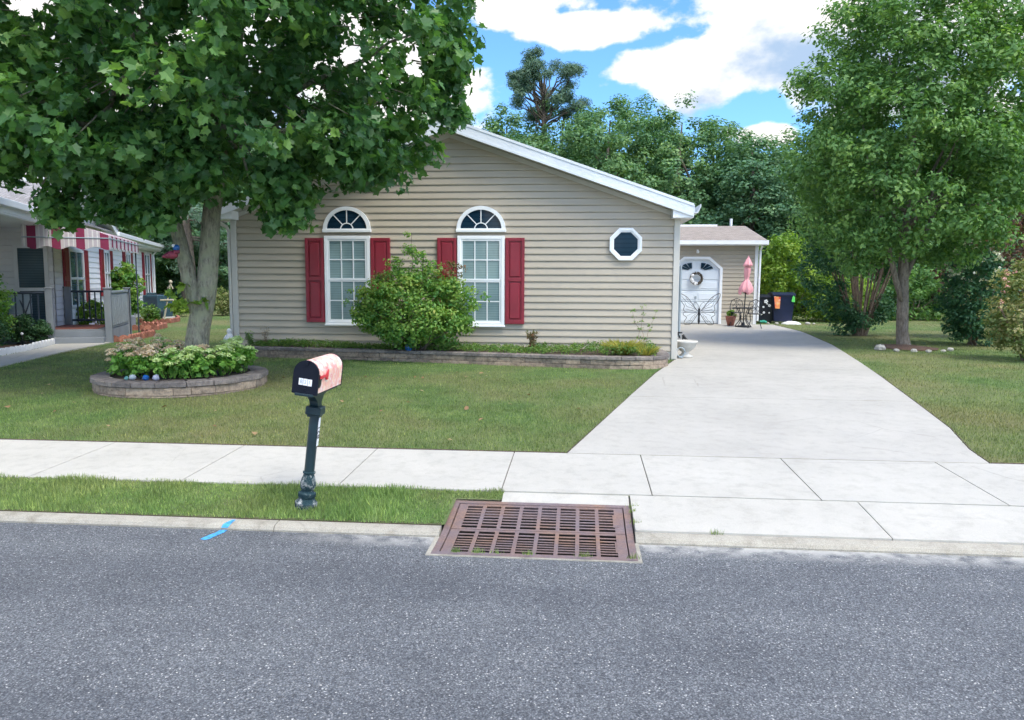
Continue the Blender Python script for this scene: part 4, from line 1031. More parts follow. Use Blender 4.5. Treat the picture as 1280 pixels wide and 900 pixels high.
mb.bbox(12.8, 14.95, 1.40, 1.435, .02, .31, .004); dp('side_panel', mb, M['deckwhite'])
# awning: sloping canvas with a near end panel and scalloped valances
def m_awning():
    m, nt, b = new_mat('awning_canvas'); p = pos(nt, obj=True); sx = node(nt, 'ShaderNodeSeparateXYZ'); lk(nt, p, sx.inputs[0])
    def stripe(sock, period, ph):
        a = node(nt, 'ShaderNodeMath', operation='MULTIPLY_ADD', i_1=1 / period, i_2=ph); lk(nt, sock, a.inputs[0])
        f = node(nt, 'ShaderNodeMath', operation='FRACT'); lk(nt, a.outputs[0], f.inputs[0])
        return ramp(nt, f.outputs[0], [(0, (.62, .56, .58)), (.13, (.72, .69, .71)), (.16, (.56, .50, .54)), (.3, (.74, .71, .73)), (.36, (.58, .52, .56)), (.5, (.75, .72, .74)), (.55, (.60, .54, .57)), (.62, (.72, .68, .7)), (.63, (.28, .045, .10)), (.99, (.26, .04, .09))], 'CONSTANT')
    g = nt.nodes.new('ShaderNodeNewGeometry')
    tr = node(nt, 'ShaderNodeVectorTransform', vector_type='NORMAL', convert_from='WORLD', convert_to='OBJECT'); lk(nt, g.outputs['True Normal'], tr.inputs[0])
    s2 = node(nt, 'ShaderNodeSeparateXYZ'); lk(nt, tr.outputs[0], s2.inputs[0])
    ab = node(nt, 'ShaderNodeMath', operation='ABSOLUTE'); lk(nt, s2.outputs['X'], ab.inputs[0])
    gt = node(nt, 'ShaderNodeMath', operation='GREATER_THAN', i_1=.7); lk(nt, ab.outputs[0], gt.inputs[0])
    c = mixc(nt, gt.outputs[0], stripe(sx.outputs['X'], .47, .1), stripe(sx.outputs['Y'], .47, .72))
    finish_leaf(nt, b, c, .2, .8, .2); return m
M['awning'] = m_awning()
AW = thing('awning', 'striped wine-red and white canvas awning with scalloped valance over the porch deck', 'awning', (-17.5, 29.7, .25), NR)
ap = lambda n_, m_, mt: part(n_, m_, mt, AW, local=True)
ax0, ax1 = 11.6, 15.25; ay0, ay1 = -.14, 1.55
def at_z(y): return zl(3.0) if y < .1 else zl(3.0) - (y - .1) / 1.45 * .36 * (.4 + .6 * (y - .1) / 1.45)
mb = MB(); yy = np.linspace(ay0, ay1, 13)
for a, b in zip(yy, yy[1:]):
    lo = ax0 if a >= .03 else 13.6
    mb.add([(lo, a, at_z(a)), (ax1, a, at_z(a)), (ax1, b, at_z(b)), (lo, b, at_z(b)), (lo, a, at_z(a) - .01), (ax1, a, at_z(a) - .01), (ax1, b, at_z(b) - .01), (lo, b, at_z(b) - .01)], [(0, 1, 2, 3), (7, 6, 5, 4)])
ap('canopy', mb, M['awning'])
mb = MB(); ny = 48
def val(y): return zl(2.36) + .035 * math.cos((y - ay0) / .47 * 2 * PI) 
ys_ = np.linspace(ay0, ay1, ny)
for a, b in zip(ys_, ys_[1:]):
    mb.add([(ax1, a, val(a)), (ax1, b, val(b)), (ax1, b, at_z(b)), (ax1, a, at_z(a)), (ax1 - .012, a, val(a)), (ax1 - .012, b, val(b)), (ax1 - .012, b, at_z(b)), (ax1 - .012, a, at_z(a))], [(0, 1, 2, 3), (7, 6, 5, 4), (0, 4, 5, 1)])
ap('end_panel', mb, M['awning'])
mb = MB(); xs_ = np.linspace(ax0, ax1 - .013, 64); zt = at_z(ay1)
for a, b in zip(xs_, xs_[1:]):
    va = zl(2.37) + .035 * math.cos((a - ax0) / .47 * 2 * PI); vb = zl(2.37) + .035 * math.cos((b - ax0) / .47 * 2 * PI)
    mb.add([(a, ay1, va), (b, ay1, vb), (b, ay1, zt), (a, ay1, zt), (a, ay1 - .012, va), (b, ay1 - .012, vb), (b, ay1 - .012, zt), (a, ay1 - .012, zt)], [(0, 3, 2, 1), (7, 4, 5, 6), (0, 1, 5, 4)])
ap('valance', mb, M['awning'])
mb = MB(); mb.tube([(ax1 + .008, ay0, zl(2.58)), (ax1 + .008, ay1, zl(2.58)), (ax0, ay1 + .008, zl(2.58))], .012, 5)
ap('frame', mb, M['meter']); mb = MB(); mb.tube([(11.75, 1.5, .0), (11.75, 1.5, zl(2.37))], .018, 8); ap('pole', mb, M['rail'])
mb = MB(); mb.tube([(14.4, 1.75, 0), (14.4, 1.75, 1.2), (14.4, 1.85, 1.3), (14.4, 1.95, 1.22)], .01, 6)
mb.v = [tuple(Matrix.Translation((-17.5, 29.7, .25)) @ Matrix.Rotation(NR, 4, 'Z') @ Vector(v)) for v in mb.v]
solo('garden_hook', mb, M['black'], 'thin black garden hook standing in front of the deck side panel', 'garden hook')
def nloc(x, y, z=0): return Matrix.Translation((-17.5, 29.7, .25)) @ Matrix.Rotation(NR, 4, 'Z') @ Vector((x, y, z))
# AC unit, meter, pot, edgings
AC = thing('air_conditioner', 'dark teal air conditioning unit on the ground at the far end of the white house', 'air conditioner', (-15.5, 26.9, .25), NR * .2)
mb = MB(); mb.bbox(-.36, .36, -.36, .36, .06, .86, .03); part('casing', mb, M['ac'], AC, local=True)
mb = MB(); mb.bbox(-.4, .4, -.4, .4, 0, .06, .01); part('base', mb, M['urn'], AC, local=True)
mb = MB()
for i in range(10): mb.box(-.33, .33, -.372, -.36, .12 + i * .07, .14 + i * .07)
part('louvre', mb, M['rail'], AC, local=True)
mb = MB()
for R in (.1, .17, .24, .31): mb.tube([(R * math.cos(a), R * math.sin(a), .875) for a in np.linspace(0, 2 * PI, 17)], .006, 4)
part('fan_guard', mb, M['black'], AC, local=True)
mt = thing('utility_box', 'grey utility box with white stickers beside the teal air conditioner', 'utility box', nloc(.9, .1), NR)
mb = MB(); mb.bbox(-.25, .25, .0, .3, .1, .9, .01); part('casing', mb, M['ac'], mt, local=True)
for zz in (.68, .42): mb = MB(); mb.box(.25, .256, .04, .24, zz, zz + .14); part('sticker', mb, M['label'], mt, local=True)
mb = MB(); mb.lathe([(.2, 0), (.24, .3), (.25, .38), (.22, .38), (.2, .32), (0, .3)], (-14.6, 25.2, .26), 16); solo('plant_pot', mb, M['rail'], 'squat dark grey plant pot standing in front of the utility box', 'plant pot', smooth=True)
mb = MB(); mb.bbox(-13.65, -13.2, 21.3, 21.7, .25, .6, .02); solo('storage_box', mb, M['deck'], 'low grey storage box beyond the porch deck by the white wall', 'box')
def edging(name, pts, mat, h, label, cat, pitch=.16, thick=.05):
    mb = MB()
    for p, q in zip(pts, pts[1:]):
        p, q = Vector((*p, 0)), Vector((*q, 0)); L = (q - p).length; t = (q - p) / L; nn = Vector((t.y, -t.x, 0)); k = max(1, int(L / pitch))
        for i in range(k):
            a = p + t * (L * i / k); b = p + t * (L * (i + 1) / k - .006); prof = []
            for j in range(7): u_ = j / 6; c = a.lerp(b, u_); prof.append(c + Vector((0, 0, h * (.68 + .32 * math.sin(PI * u_)))))
            lo = [a, b]; z = gz(p.y)
            vs = [Vector((v.x, v.y, v.z + z)) for v in [a + Vector((0, 0, -.05))] + prof + [b + Vector((0, 0, -.05))]]
            m = len(vs); mb.add([v + nn * thick / 2 for v in vs] + [v - nn * thick / 2 for v in vs], [tuple(range(m)), tuple(range(2 * m - 1, m - 1, -1))] + [(i2, i2 + m, (i2 + 1) % m + m, (i2 + 1) % m) for i2 in range(m)])
    return solo(name, mb, mat, label, cat)
edging('bed_edging', [(-10.75, 11.3), (-10.78, 12.9), (-11.05, 14.5), (-11.5, 15.85)], M['statue'], .15, 'white scalloped edging along the front of the shrub bed beside the footpath', 'edging')
edging('bed_edging', [(-10.62, 16.35), (-10.35, 16.7), (-10.75, 18.45), (-11.25, 18.7)], M['brickedge'], .16, 'red scalloped brick edging curving out from beside the porch deck', 'edging')
edging('bed_edging', [(-12.5, 20.3), (-11.9, 20.6), (-12.2, 21.6), (-13.2, 22.0)], M['brickedge'], .16, 'red scalloped brick edging of the middle bed between deck and air conditioner', 'edging')
edging('bed_edging', [(-14.3, 23.6), (-13.3, 23.8), (-13.6, 24.9), (-14.4, 26.2)], M['brickedge'], .16, 'red scalloped brick edging of the far bed before the plant pot', 'edging')
mb = MB(); n0 = [(-11.4, 12), (-11.0, 12), (-11.1, 14.4), (-11.65, 15.8), (-12.2, 15.7), (-12.2, 14)]; mb.add([(x, y, .275) for x, y in n0], [tuple(range(6))])
n1 = [(-10.75, 16.6), (-10.5, 16.8), (-10.85, 18.35), (-11.2, 18.5)]; mb.add([(x, y, .31) for x, y in n1], [(0, 1, 2, 3)])
n2 = [(-13.9, 19.9), (-12.0, 20.6), (-12.3, 21.5), (-14.6, 22.4)]; mb.add([(x, y, .3) for x, y in n2], [(0, 1, 2, 3)])
struct('mulch_bed', mb, M['mulch'])
# driftwood anchor cross
mb = MB(); mb.tube([(-14.05, 24.7, .27), (-13.75, 24.7, 1.52)], .03, 7); mb.tube([(-14.12, 24.68, .98), (-13.65, 24.66, .99)], .032, 7); mb.ball((-13.74, 24.69, 1.6), .06, 8); mb.tube([(-13.85, 24.68, 1.38), (-13.74, 24.68, 1.55), (-13.66, 24.68, 1.36)], .018, 6)
solo('anchor_ornament', mb, M['wood'], 'pale leaning wooden anchor-shaped garden ornament on the lawn edge before the dark trunk', 'ornament')
# solar lamps in the shrub bed
for i, (x_, y_, h_, r_, lab) in enumerate(((-10.98, 12.75, .34, .055, 'faceted garden lamp in the shrub bed, nearest the camera'), (-11.2, 13.7, .36, .03, 'white globe garden lamp on a stake before the conifer shrub'), (-11.5, 14.8, .26, .028, 'small white globe garden lamp in the middle of the shrub bed'), (-11.78, 15.5, .24, .026, 'small white globe garden lamp in front of the clipped hedge'))):
    L_ = thing('garden_lamp', lab, 'garden lamp', (x_, y_, .27), 0, 'garden lamps in the white-edged shrub bed')
    mb = MB(); mb.tube([(0, 0, 0), (0, 0, h_)], .01, 6); part('stake', mb, M['black'], L_, local=True)
    mb = MB()
    if i == 0: mb.lathe([(.02, -.1), (.05, .0), (.03, .05), (.005, .07)], (0, 0, h_), 6)
    else: mb.ball((0, 0, h_ + r_), r_, 10)
    part('lamp_head', mb, M['label'], L_, local=True)
# bicycle-like folded chair seen behind the left railing
FC = thing('folding_chair', 'folded dark blue garden chair leaning behind the left porch railing', 'chair', nloc(14.7, -.5, .3), NR)
for s in (0, .35):
    mb = MB(); mb.tube([(0, -.28 + s, 0), (-.12, -.05 + s, .75)], .014, 6); mb.tube([(0, -.02 + s, 0), (-.12, -.3 + s, .72)], .014, 6); part('leg', mb, M['rail'], FC, local=True)
mb = MB(); mb.bbox(-.14, -.1, -.25, .3, .35, .8, .01); part('backrest', mb, M['panel'], FC, local=True)

# statue at the left house corner
ST = thing('garden_statue', 'small white seated figure statue at the left corner of the beige house', 'statue', (-6.72, 14.12, .42))
mb = MB(); mb.bbox(-.1, .1, -.1, .1, -.2, .04, .02); part('plinth', mb, M['stone'], ST, local=True)
mb = MB(); mb.lathe([(.085, .04), (.095, .09), (.075, .14), (.06, .2), (.045, .235), (.02, .25)], n=12); mb.ball((0, -.005, .285), .05, 10, 1.1); mb.ball((-.06, -.05, .1), .04, 8); mb.ball((.06, -.05, .1), .04, 8)
mb.tube([(-.06, 0, .2), (-.08, -.05, .14), (-.01, -.08, .15)], .018, 6); mb.tube([(.06, 0, .2), (.08, -.05, .14), (.01, -.08, .15)], .018, 6)
part('figure', mb, M['statue'], ST, local=True, smooth=True)

# hanging bird feeder on left tree
HB = thing('hanging_bird', 'red hanging parrot ornament with a blue and white head, under the maple branch', 'ornament', (-5.46, 9.9, 2.02))
mb = MB(); mb.ball((-.01, 0, 0), .075, 12, .75); mb.tube([(-.05, 0, .0), (-.15, 0, -.03)], [.05, .015], 8); mb.tube([(.05, 0, .02), (.05, 0, .06)], .045, 8); part('body', mb, M['birdred'], HB, local=True, smooth=True)
mb = MB(); mb.ball((.055, -.01, .095), .045, 10); part('head', mb, M['glassblue'], HB, local=True, smooth=True)
mb = MB(); mb.ball((.03, -.035, .12), .024, 8); part('face', mb, M['label'], HB, local=True, smooth=True)
mb = MB(); mb.tube([(.05, 0, .12), (.05, 0, .5)], .003, 4); part('cord', mb, M['black'], HB, local=True)
# glass ornaments in the planter
for i, (px_, py_, r_, mt_, lab) in enumerate(((-5.86, 9.36, .032, 'glassteal', 'teal glass lump on the planter soil, left of the grey one'), (-5.77, 9.34, .045, 'meter', 'grey-green rounded glass stone on the planter edge'), (-5.58, 9.33, .042, 'glassblue', 'bright blue glass ornament at the front of the planter'), (-5.45, 9.34, .046, 'glasswhite', 'lilac-white glass ornament right of the bright blue one'))):
    mb = MB(); mb.ball((px_, py_, .385 + r_), r_, 9, .8, .2); solo('glass_ornament', mb, M[mt_], lab, 'ornament', 'glass ornaments on the front of the planter', smooth=(i % 2 == 1))
mb = MB(); mb.ball((-3.05, 13.38, .50), .07, 14); solo('gazing_ball', mb, M['glassblue'], 'cobalt blue gazing ball on the block wall under the big shrub', 'ornament', smooth=True)

# ------------------------------------------------------------------ vegetation
# big maple at left
MT = thing('maple_tree', 'large two-stemmed maple with big lobed leaves growing out of the round planter', 'tree', (-5.46, 10.4, .35))
tr = MB()
tr.tube([(-5.50, 10.4, .30), (-5.47, 10.4, .5), (-5.44, 10.4, .75), (-5.40, 10.4, 1.0), (-5.34, 10.4, 1.25), (-5.28, 10.4, 1.5), (-5.25, 10.41, 1.7), (-5.21, 10.42, 2.1), (-5.16, 10.42, 2.6), (-5.05, 10.5, 3.4), (-4.9, 10.7, 4.4), (-4.8, 10.8, 5.6), (-4.9, 10.9, 6.8)],
        [.22, .178, .162, .155, .15, .148, .138, .132, .122, .105, .085, .06, .03], 18)
tr.tube([(-5.36, 10.38, 1.05), (-5.40, 10.36, 1.35), (-5.46, 10.33, 1.65), (-5.52, 10.3, 2.0), (-5.60, 10.28, 2.4), (-5.72, 10.2, 2.9), (-6.0, 10.1, 3.7), (-6.3, 10.0, 4.7), (-6.6, 9.9, 6.0)], [.10, .112, .105, .098, .09, .082, .07, .05, .03], 16)
ends = [(-8.2, 9.8, 3.3), (-7.9, 11.2, 4.5), (-7.2, 8.6, 4.0), (-8.6, 10.4, 5.4), (-3.4, 9.6, 3.6), (-2.6, 10.6, 4.2), (-2.2, 11.0, 5.2), (-3.2, 12.2, 4.4), (-4.0, 8.6, 4.4), (-5.2, 8.4, 5.0), (-6.0, 12.6, 4.8), (-4.6, 12.8, 5.8), (-7.3, 12.0, 6.6), (-3.6, 9.4, 6.4), (-6.4, 8.7, 6.4), (-4.3, 9.8, 2.9), (-6.9, 9.4, 2.9)]
for i, e in enumerate(ends):
    s = (-5.12, 10.44, 2.9 + .13 * i) if e[0] > -5.3 else (-5.75, 10.2, 2.95 + .12 * i)
    limb(tr, s, e, .055, .012, 6, .06, 7)
rng = RNG
def keep_maple(p):
    # crown: broad ellipsoid, flat-bottomed, lower on the left
    q = ((p[:, 0] + 5.55) / 4.15) ** 2 + ((p[:, 1] - 10.3) / 2.9) ** 2 + ((p[:, 2] - 5.0) / 3.1) ** 2
    bot = np.interp(p[:, 0], [-10, -8.6, -7.5, -7.1, -6.2, -5.7, -5.2, -4.8, -4.5, -4.2, -3.9, -3.2, -2.5, -1.9, -1.3], [3.2, 3.1, 3.1, 3.0, 3.0, 2.9, 2.95, 3.4, 3.6, 3.5, 3.2, 3.2, 3.2, 3.6, 4.6])
    return (q < 1) & (q > .12) & (p[:, 2] > bot)
P_ = rng.uniform((-9.8, 7.3, 2.4), (-1.2, 13.3, 8.1), (2600, 3)); P_ = P_[keep_maple(P_)]
# leave some irregular openings
hol = np.array([(-3.6, 10.3, 4.1, .36), (-3.0, 10, 4.6, .34), (-4.1, 9.8, 3.7, .25), (-4.2, 9.5, 4.7, .3), (-8.6, 10, 3.6, .4), (-2.2, 10, 4.5, .3), (-7.4, 9.5, 5.6, .5)])
for h_ in hol:
    dxy = np.hypot(P_[:, 0] - (h_[0] + (P_[:, 1] - 10) * h_[0] / 10.), P_[:, 2] - (h_[2] + (P_[:, 1] - 10) * (h_[2] - 1.7) / 10.)); P_ = P_[dxy > h_[3] * .8]
extra = np.concatenate([ellipsoid_pts(28, (-3.88, 9.9, 2.80), (.30, .4, .46), .2), ellipsoid_pts(9, (-6.85, 9.6, 2.66), (.13, .2, .2), .2), ellipsoid_pts(10, (-6.05, 9.6, 2.62), (.16, .2, .22), .2), ellipsoid_pts(9, (-5.42, 9.5, 2.58), (.12, .2, .24), .2), ellipsoid_pts(40, (-5.2, 9.3, 3.3), (.65, .4, .4), .2), ellipsoid_pts(14, (-4.75, 9.4, 3.0), (.3, .3, .22), .2), ellipsoid_pts(20, (-5.25, 9.5, 2.92), (.45, .3, .2), .2), ellipsoid_pts(24, (-3.0, 10.2, 3.25), (.7, .5, .25), .3), ellipsoid_pts(14, (-1.75, 10.4, 4.6), (.3, .5, .8), .2), ellipsoid_pts(10, (-6.0, 9.5, 3.1), (.5, .4, .2), .2)])
P_ = np.concatenate([P_[:1250], extra])
for i in range(0, len(P_), 3):
    p = Vector(P_[i]); d = (p - Vector((-5.4, 10.35, 4.6))); q = p - d.normalized() * .55 + Vector((0, 0, .1)); tr.tube([q, p], [.011, .004], 4)
part('trunk', tr, M['bark'], MT, smooth=True)
crown('crown', P_, .31, 36, .132, M['lf_maple'], MT, 'maple', (-5.46, 10.4, .35), upb=.75, center=(-5.5, 10.3, 4.5), sizevar=.38, nrand=.8)
sp = np.array([(-5.62, 10.12, 1.5), (-5.5, 10.15, 1.35), (-5.35, 10.15, 1.36), (-5.62, 10.1, 1.33), (-5.45, 10.15, 1.6), (-5.2, 10.2, 1.38)])
crown('sprouts', sp, .09, 6, .12, M['lf_yel'], MT, 'maple', (-5.46, 10.4, .35))

# right lawn tree
RT = thing('shade_tree', 'leafy rounded shade tree standing in a stone ring on the right lawn', 'tree', (7.13, 17.6, .27))
tr = MB(); b0 = (7.13, 17.6)
tr.tube([(7.14, 17.6, .2), (7.14, 17.6, .34), (7.10, 17.6, .6), (7.08, 17.6, 1.2), (7.05, 17.6, 1.8), (7.04, 17.6, 2.6), (7.1, 17.6, 3.6), (7.1, 17.6, 5), (7.2, 17.6, 6.8)], [.22, .145, .125, .12, .115, .09, .075, .05, .02], 14)
tr.tube([(7.05, 17.55, 1.25), (6.86, 17.5, 1.75), (6.6, 17.4, 2.6), (6.2, 17.3, 3.8), (5.9, 17.2, 5)], [.06, .065, .05, .035, .02], 10)
tr.tube([(7.06, 17.65, 1.6), (7.25, 17.7, 2.1), (7.6, 17.8, 2.9), (8.1, 17.9, 4.2), (8.4, 18, 5.6)], [.06, .062, .05, .035, .02], 10)
for e in [(5.4, 17, 3.2), (5.2, 17.6, 4.4), (8.9, 17.4, 3.4), (9.1, 18, 4.6), (6.6, 16, 4), (7.6, 16, 4.8), (7.5, 19, 4.6), (6.4, 19, 5.4), (8.4, 16.6, 6), (6.2, 16.8, 6.3)]: limb(tr, (7.1, 17.6, 2.4 + random.random()), e, .045, .01, 5, .06, 6)
part('trunk', tr, M['bark2'], RT, smooth=True)
P_ = rng.uniform((4.4, 15.2, 1.9), (9.9, 20, 9.4), (9000, 3))
w_ = np.interp(P_[:, 2], [1.9, 2.4, 3.2, 4.6, 6.0, 7.2, 8.3, 9.2], [.9, 1.7, 2.35, 2.6, 2.5, 2.15, 1.5, .4]); cxm = np.interp(P_[:, 2], [2, 8], [7.0, 7.35])
rr_ = np.hypot(P_[:, 0] - cxm, (P_[:, 1] - 17.6) * 1.05) / (w_ * (1 + .12 * np.sin(P_[:, 2] * 4 + P_[:, 0] * 2)))
P_ = P_[(rr_ < 1) & (rr_ > .35)]
P_ = P_[~((np.abs(P_[:, 0] - 7.05) < .75) & (P_[:, 2] < 2.15))]
crown('crown', P_[:1500], .30, 56, .105, M['lf_right'], RT, 'diamond', (7.13, 17.6, .27), upb=.6, aspect=.55, center=(7.1, 17.6, 4.5))
mb = MB(); n = 24; mb.add([(7.12, 17.5, .34)] + [(7.12 + .62 * math.cos(2 * PI * i / n) * random.uniform(.85, 1.1), 17.45 + .8 * math.sin(2 * PI * i / n), .275) for i in range(n)], [(0, 1 + i, 1 + (i + 1) % n) for i in range(n)]); struct('mulch_ring', mb, M['mulch'])
for x_, y_, r_, lab in ((6.33, 16.75, .12, 'largest pale stone, at the left end of the tree ring'), (6.55, 16.45, .06, 'small pale stone second from the left of the tree ring'), (6.85, 16.35, .07, 'small flat stone in front left of the shade tree trunk'), (7.12, 16.3, .06, 'small flat stone straight in front of the shade tree trunk'), (7.75, 16.75, .07, 'pale stone at the right end of the tree ring'), (7.5, 16.5, .05, 'tiny stone right of the shade tree trunk')):
    mb = MB(); mb.ball((x_, y_, .27 + r_ * .3), r_, 9, .65, .14); solo('ring_stone', mb, M['stone'], lab, 'stone', 'stones around the shade tree')

def bush(name, label, cat, c, r, ncl, crad, per, size, mat, stems=6, shell=.5, upb=.6, aspect=.6, group=None, smat='stem', zbase=None, shape='diamond', flowers=None, profile=None):
    zb = zbase if zbase is not None else gz(c[1])
    root = thing(name, label, cat, (c[0], c[1], zb), 0, group)
    cl = ellipsoid_pts(ncl, c, r, shell, zb + .08)
    if profile is not None: cl = profile(cl)
    crown('foliage', cl, crad, per, size, mat, root, shape, (c[0], c[1], zb), upb, aspect, center=c)
    st = MB()
    for i in range(stems):
        e = cl[int(RNG.integers(len(cl)))]; a = random.uniform(0, 2 * PI)
        limb(st, (c[0] + .12 * r[0] * math.cos(a), c[1] + .12 * r[1] * math.sin(a), zb - .03), tuple(e), max(.008, .014 * r[2] + .006), .004, 5, .05, 6)
    part('stems', st, M[smat], root, smooth=True)
    if flowers:
        fc, fr, fn, fs, fm = flowers; crown('blossoms', ellipsoid_pts(fn, fc, fr, .75), .05, 7, fs, fm, root, 'hex', (c[0], c[1], zb), .3, .9)
    return root
# big shrub in front of the gable
SH = bush('shrub', 'big wild yellow-green shrub growing in front of the gable between the two windows', 'shrub', (-2.93, 13.45, 1.15), (1.08, .6, .74), 310, .17, 56, .064, M['lf_shrub'], 12, .45, zbase=.42, smat='barkd', upb=.5)
cl = np.concatenate([ellipsoid_pts(8, (-3.02, 13.35, 2.32), (.09, .1, .24), .2), ellipsoid_pts(8, (-2.85, 13.35, 2.1), (.12, .15, .2), .2), ellipsoid_pts(16, (-2.6, 13.35, 1.88), (.42, .15, .14), .2), ellipsoid_pts(8, (-3.2, 13.3, 1.98), (.25, .15, .12), .2), ellipsoid_pts(10, (-1.85, 13.3, 1.45), (.25, .2, .16), .2), ellipsoid_pts(9, (-3.95, 13.3, 1.3), (.25, .2, .25), .2)])
crown('foliage', cl, .10, 24, .052, M['lf_shrub'], SH, 'diamond', (-2.93, 13.45, .42), .5)
cl = np.concatenate([ellipsoid_pts(10, (-2.25, 13.35, 1.85), (.22, .15, .2), .2), ellipsoid_pts(5, (-3.55, 13.35, 1.72), (.15, .12, .08), .2)]); crown('red_foliage', cl, .10, 22, .05, M['lf_shrubr'], SH, 'diamond', (-2.93, 13.45, .42), .5)
st = MB()
for e in ((-2.97, 13.35, 2.52), (-2.75, 13.3, 2.1), (-3.3, 13.3, 2.05), (-2.2, 13.35, 2.0), (-1.75, 13.25, 1.5), (-4.1, 13.25, 1.4)): limb(st, (-2.93, 13.45, .8), e, .014, .003, 6, .05, 5)
part('branches', st, M['barkd'], SH)
# multi-stem shrub on right lawn
ms = thing('multistem_shrub', 'tall vase-shaped shrub with many bare reddish stems on the right lawn', 'shrub', (7.51, 21.3, .27))
st = MB(); tips = []
for i in range(26):
    a = 2 * PI * i / 26 + random.uniform(-.1, .1); sp_ = random.uniform(.4, 1.25); e = (7.45 + sp_ * math.cos(a), 21.3 + .7 * sp_ * math.sin(a), random.uniform(2.3, 3.1)); b_ = (7.5 + .14 * math.cos(a), 21.3 + .14 * math.sin(a), .22)
    m_ = (b_[0] + (e[0] - b_[0]) * .28, b_[1] + (e[1] - b_[1]) * .28, 1.0); st.tube([b_, m_, tuple((Vector(m_) + Vector(e)) / 2 + Vector((random.uniform(-.06, .06),) * 3)), e], [.035, .028, .02, .01], 6); tips.append(e)
part('stems', st, M['stem'], ms)
cl = np.concatenate([np.array(tips), ellipsoid_pts(60, (7.2, 21.4, 2.9), (1.5, 1.0, .9), .3), ellipsoid_pts(60, (6.5, 21.3, 1.9), (.65, .6, 1.1), .3), ellipsoid_pts(30, (7.0, 21.2, 1.0), (.5, .5, .7), .2), ellipsoid_pts(16, (8.0, 21.1, 1.1), (.3, .3, .5), .2), ellipsoid_pts(26, (8.3, 21.6, 2.2), (.45, .5, .7), .2), ellipsoid_pts(20, (7.4, 21.2, .75), (.45, .4, .35), .3)]); crown('foliage', cl, .26, 48, .085, M['lf_dark'], ms, 'diamond', (7.51, 21.3, .27))
# lime bush behind bins and its neighbours
bush('lime_shrub', 'bright lime-green tall shrub rising behind the wheelie bins', 'shrub', (7.5, 29.2, 1.9), (1.35, 1.2, 1.75), 190, .28, 40, .13, M['lf_yel'], 8, .4)
bush('lime_shrub', 'lower yellow-green shrub between the lime one and the bare-stemmed shrub', 'shrub', (9.3, 28.5, 1.0), (1.3, 1.1, 1.1), 120, .28, 38, .12, M['lf_yel'], 6, .4)
bush('dark_shrub', 'dark glossy shrub dotted with white blossoms at the right of the lawn', 'shrub', (8.98, 18.4, 1.35), (.78, .8, 1.2), 190, .2, 46, .085, M['lf_dark'], 8, .4, flowers=((8.75, 18.1, 2.15), (.6, .6, .5), 46, .05, M['whitefl']))
bush('pink_shrub', 'pale variegated shrub with pink flower tips at the far right edge of the lawn', 'shrub', (8.25, 14.9, 1.15), (.72, .7, .95), 150, .17, 44, .075, M['lf_pinkshrub'], 8, .4, flowers=((8.05, 14.6, 1.5), (.5, .5, .6), 22, .035, M['pinkfl']))
bush('copper_shrub', 'reddish-leaved tall shrub behind the dark blossoming one', 'shrub', (10.6, 20.5, 2.4), (1.5, 1.0, 1.6), 130, .3, 40, .11, M['lf_red'], 6, .3, smat='barkd')
hedge_pts = [(10.3, 30, 1.0, 1.3, 'lf_bg', 'first rounded shrub right of the bare stems, across the back lawn'), (12.6, 30.5, 1.1, 1.5, 'lf_right', 'rounded back-lawn shrub seen left of the shade tree trunk'), (14.9, 30, 1.3, 1.6, 'lf_bg', 'rounded back-lawn shrub seen right of the shade tree trunk'), (17.4, 29, 1.5, 1.8, 'lf_bg2', 'last large back-lawn shrub behind the dark blossoming one'), (13.8, 27.5, .7, .8, 'lf_pinkshrub', 'low pale flowering shrub in front of the back-lawn shrubs')]
for x_, y_, z_, r_, mt_, lab in hedge_pts: bush('back_shrub', lab, 'shrub', (x_, y_, z_), (r_, r_ * .8, z_ + .4), 90, .34, 36, .14, M[mt_], 5, .4, group='shrubs along the back of the right lawn')
bush('round_shrub', 'lone round olive shrub on the far lawn left of the beige house', 'shrub', (-14.0, 29, .75), (.65, .6, .6), 80, .16, 40, .08, M['lf_pinkshrub'], 6, .4)
bush('wall_shrub', 'leafy green shrub climbing the white wall beyond the porch', 'shrub', (-14.35, 23.2, 1.3), (.45, .45, .9), 90, .17, 40, .11, M['lf_shrub'], 6, .4)
bush('porch_plant', 'low bright green plant growing behind the porch railing', 'plant', (-13.0, 19.4, .7), (.7, .5, .4), 50, .17, 36, .1, M['lf_yel'], 5, .4)
bush('front_conifer', 'tall feathery green conifer shrub at the left edge of the photo', 'shrub', (-11.95, 14.15, 1.15), (.62, .6, .95), 150, .17, 44, .07, M['lf_shrub'], 6, .4)
bush('front_conifer', 'lower dark blue-green shrub before the tall feathery conifer', 'shrub', (-11.65, 13.8, .62), (.5, .5, .35), 80, .15, 44, .06, M['lf_hedge'], 6, .4)
bush('clipped_hedge', 'clipped dark green yew bush in front of the left porch railing', 'shrub', (-11.9, 15.5, .58), (.5, .3, .33), 100, .11, 50, .05, M['lf_hedge'], 6, .4)
bush('yard_plant', 'small yellow-green leafy plant beside the dark pine trunk', 'plant', (-15.3, 27.9, .6), (.7, .4, .4), 40, .16, 30, .1, M['lf_yel'], 4, .4)
bush('yard_plant', 'pale green plant in the red-edged bed before the utility box', 'plant', (-13.6, 23.0, .55), (.35, .35, .35), 30, .12, 30, .08, M['lf_bed'], 4, .4)

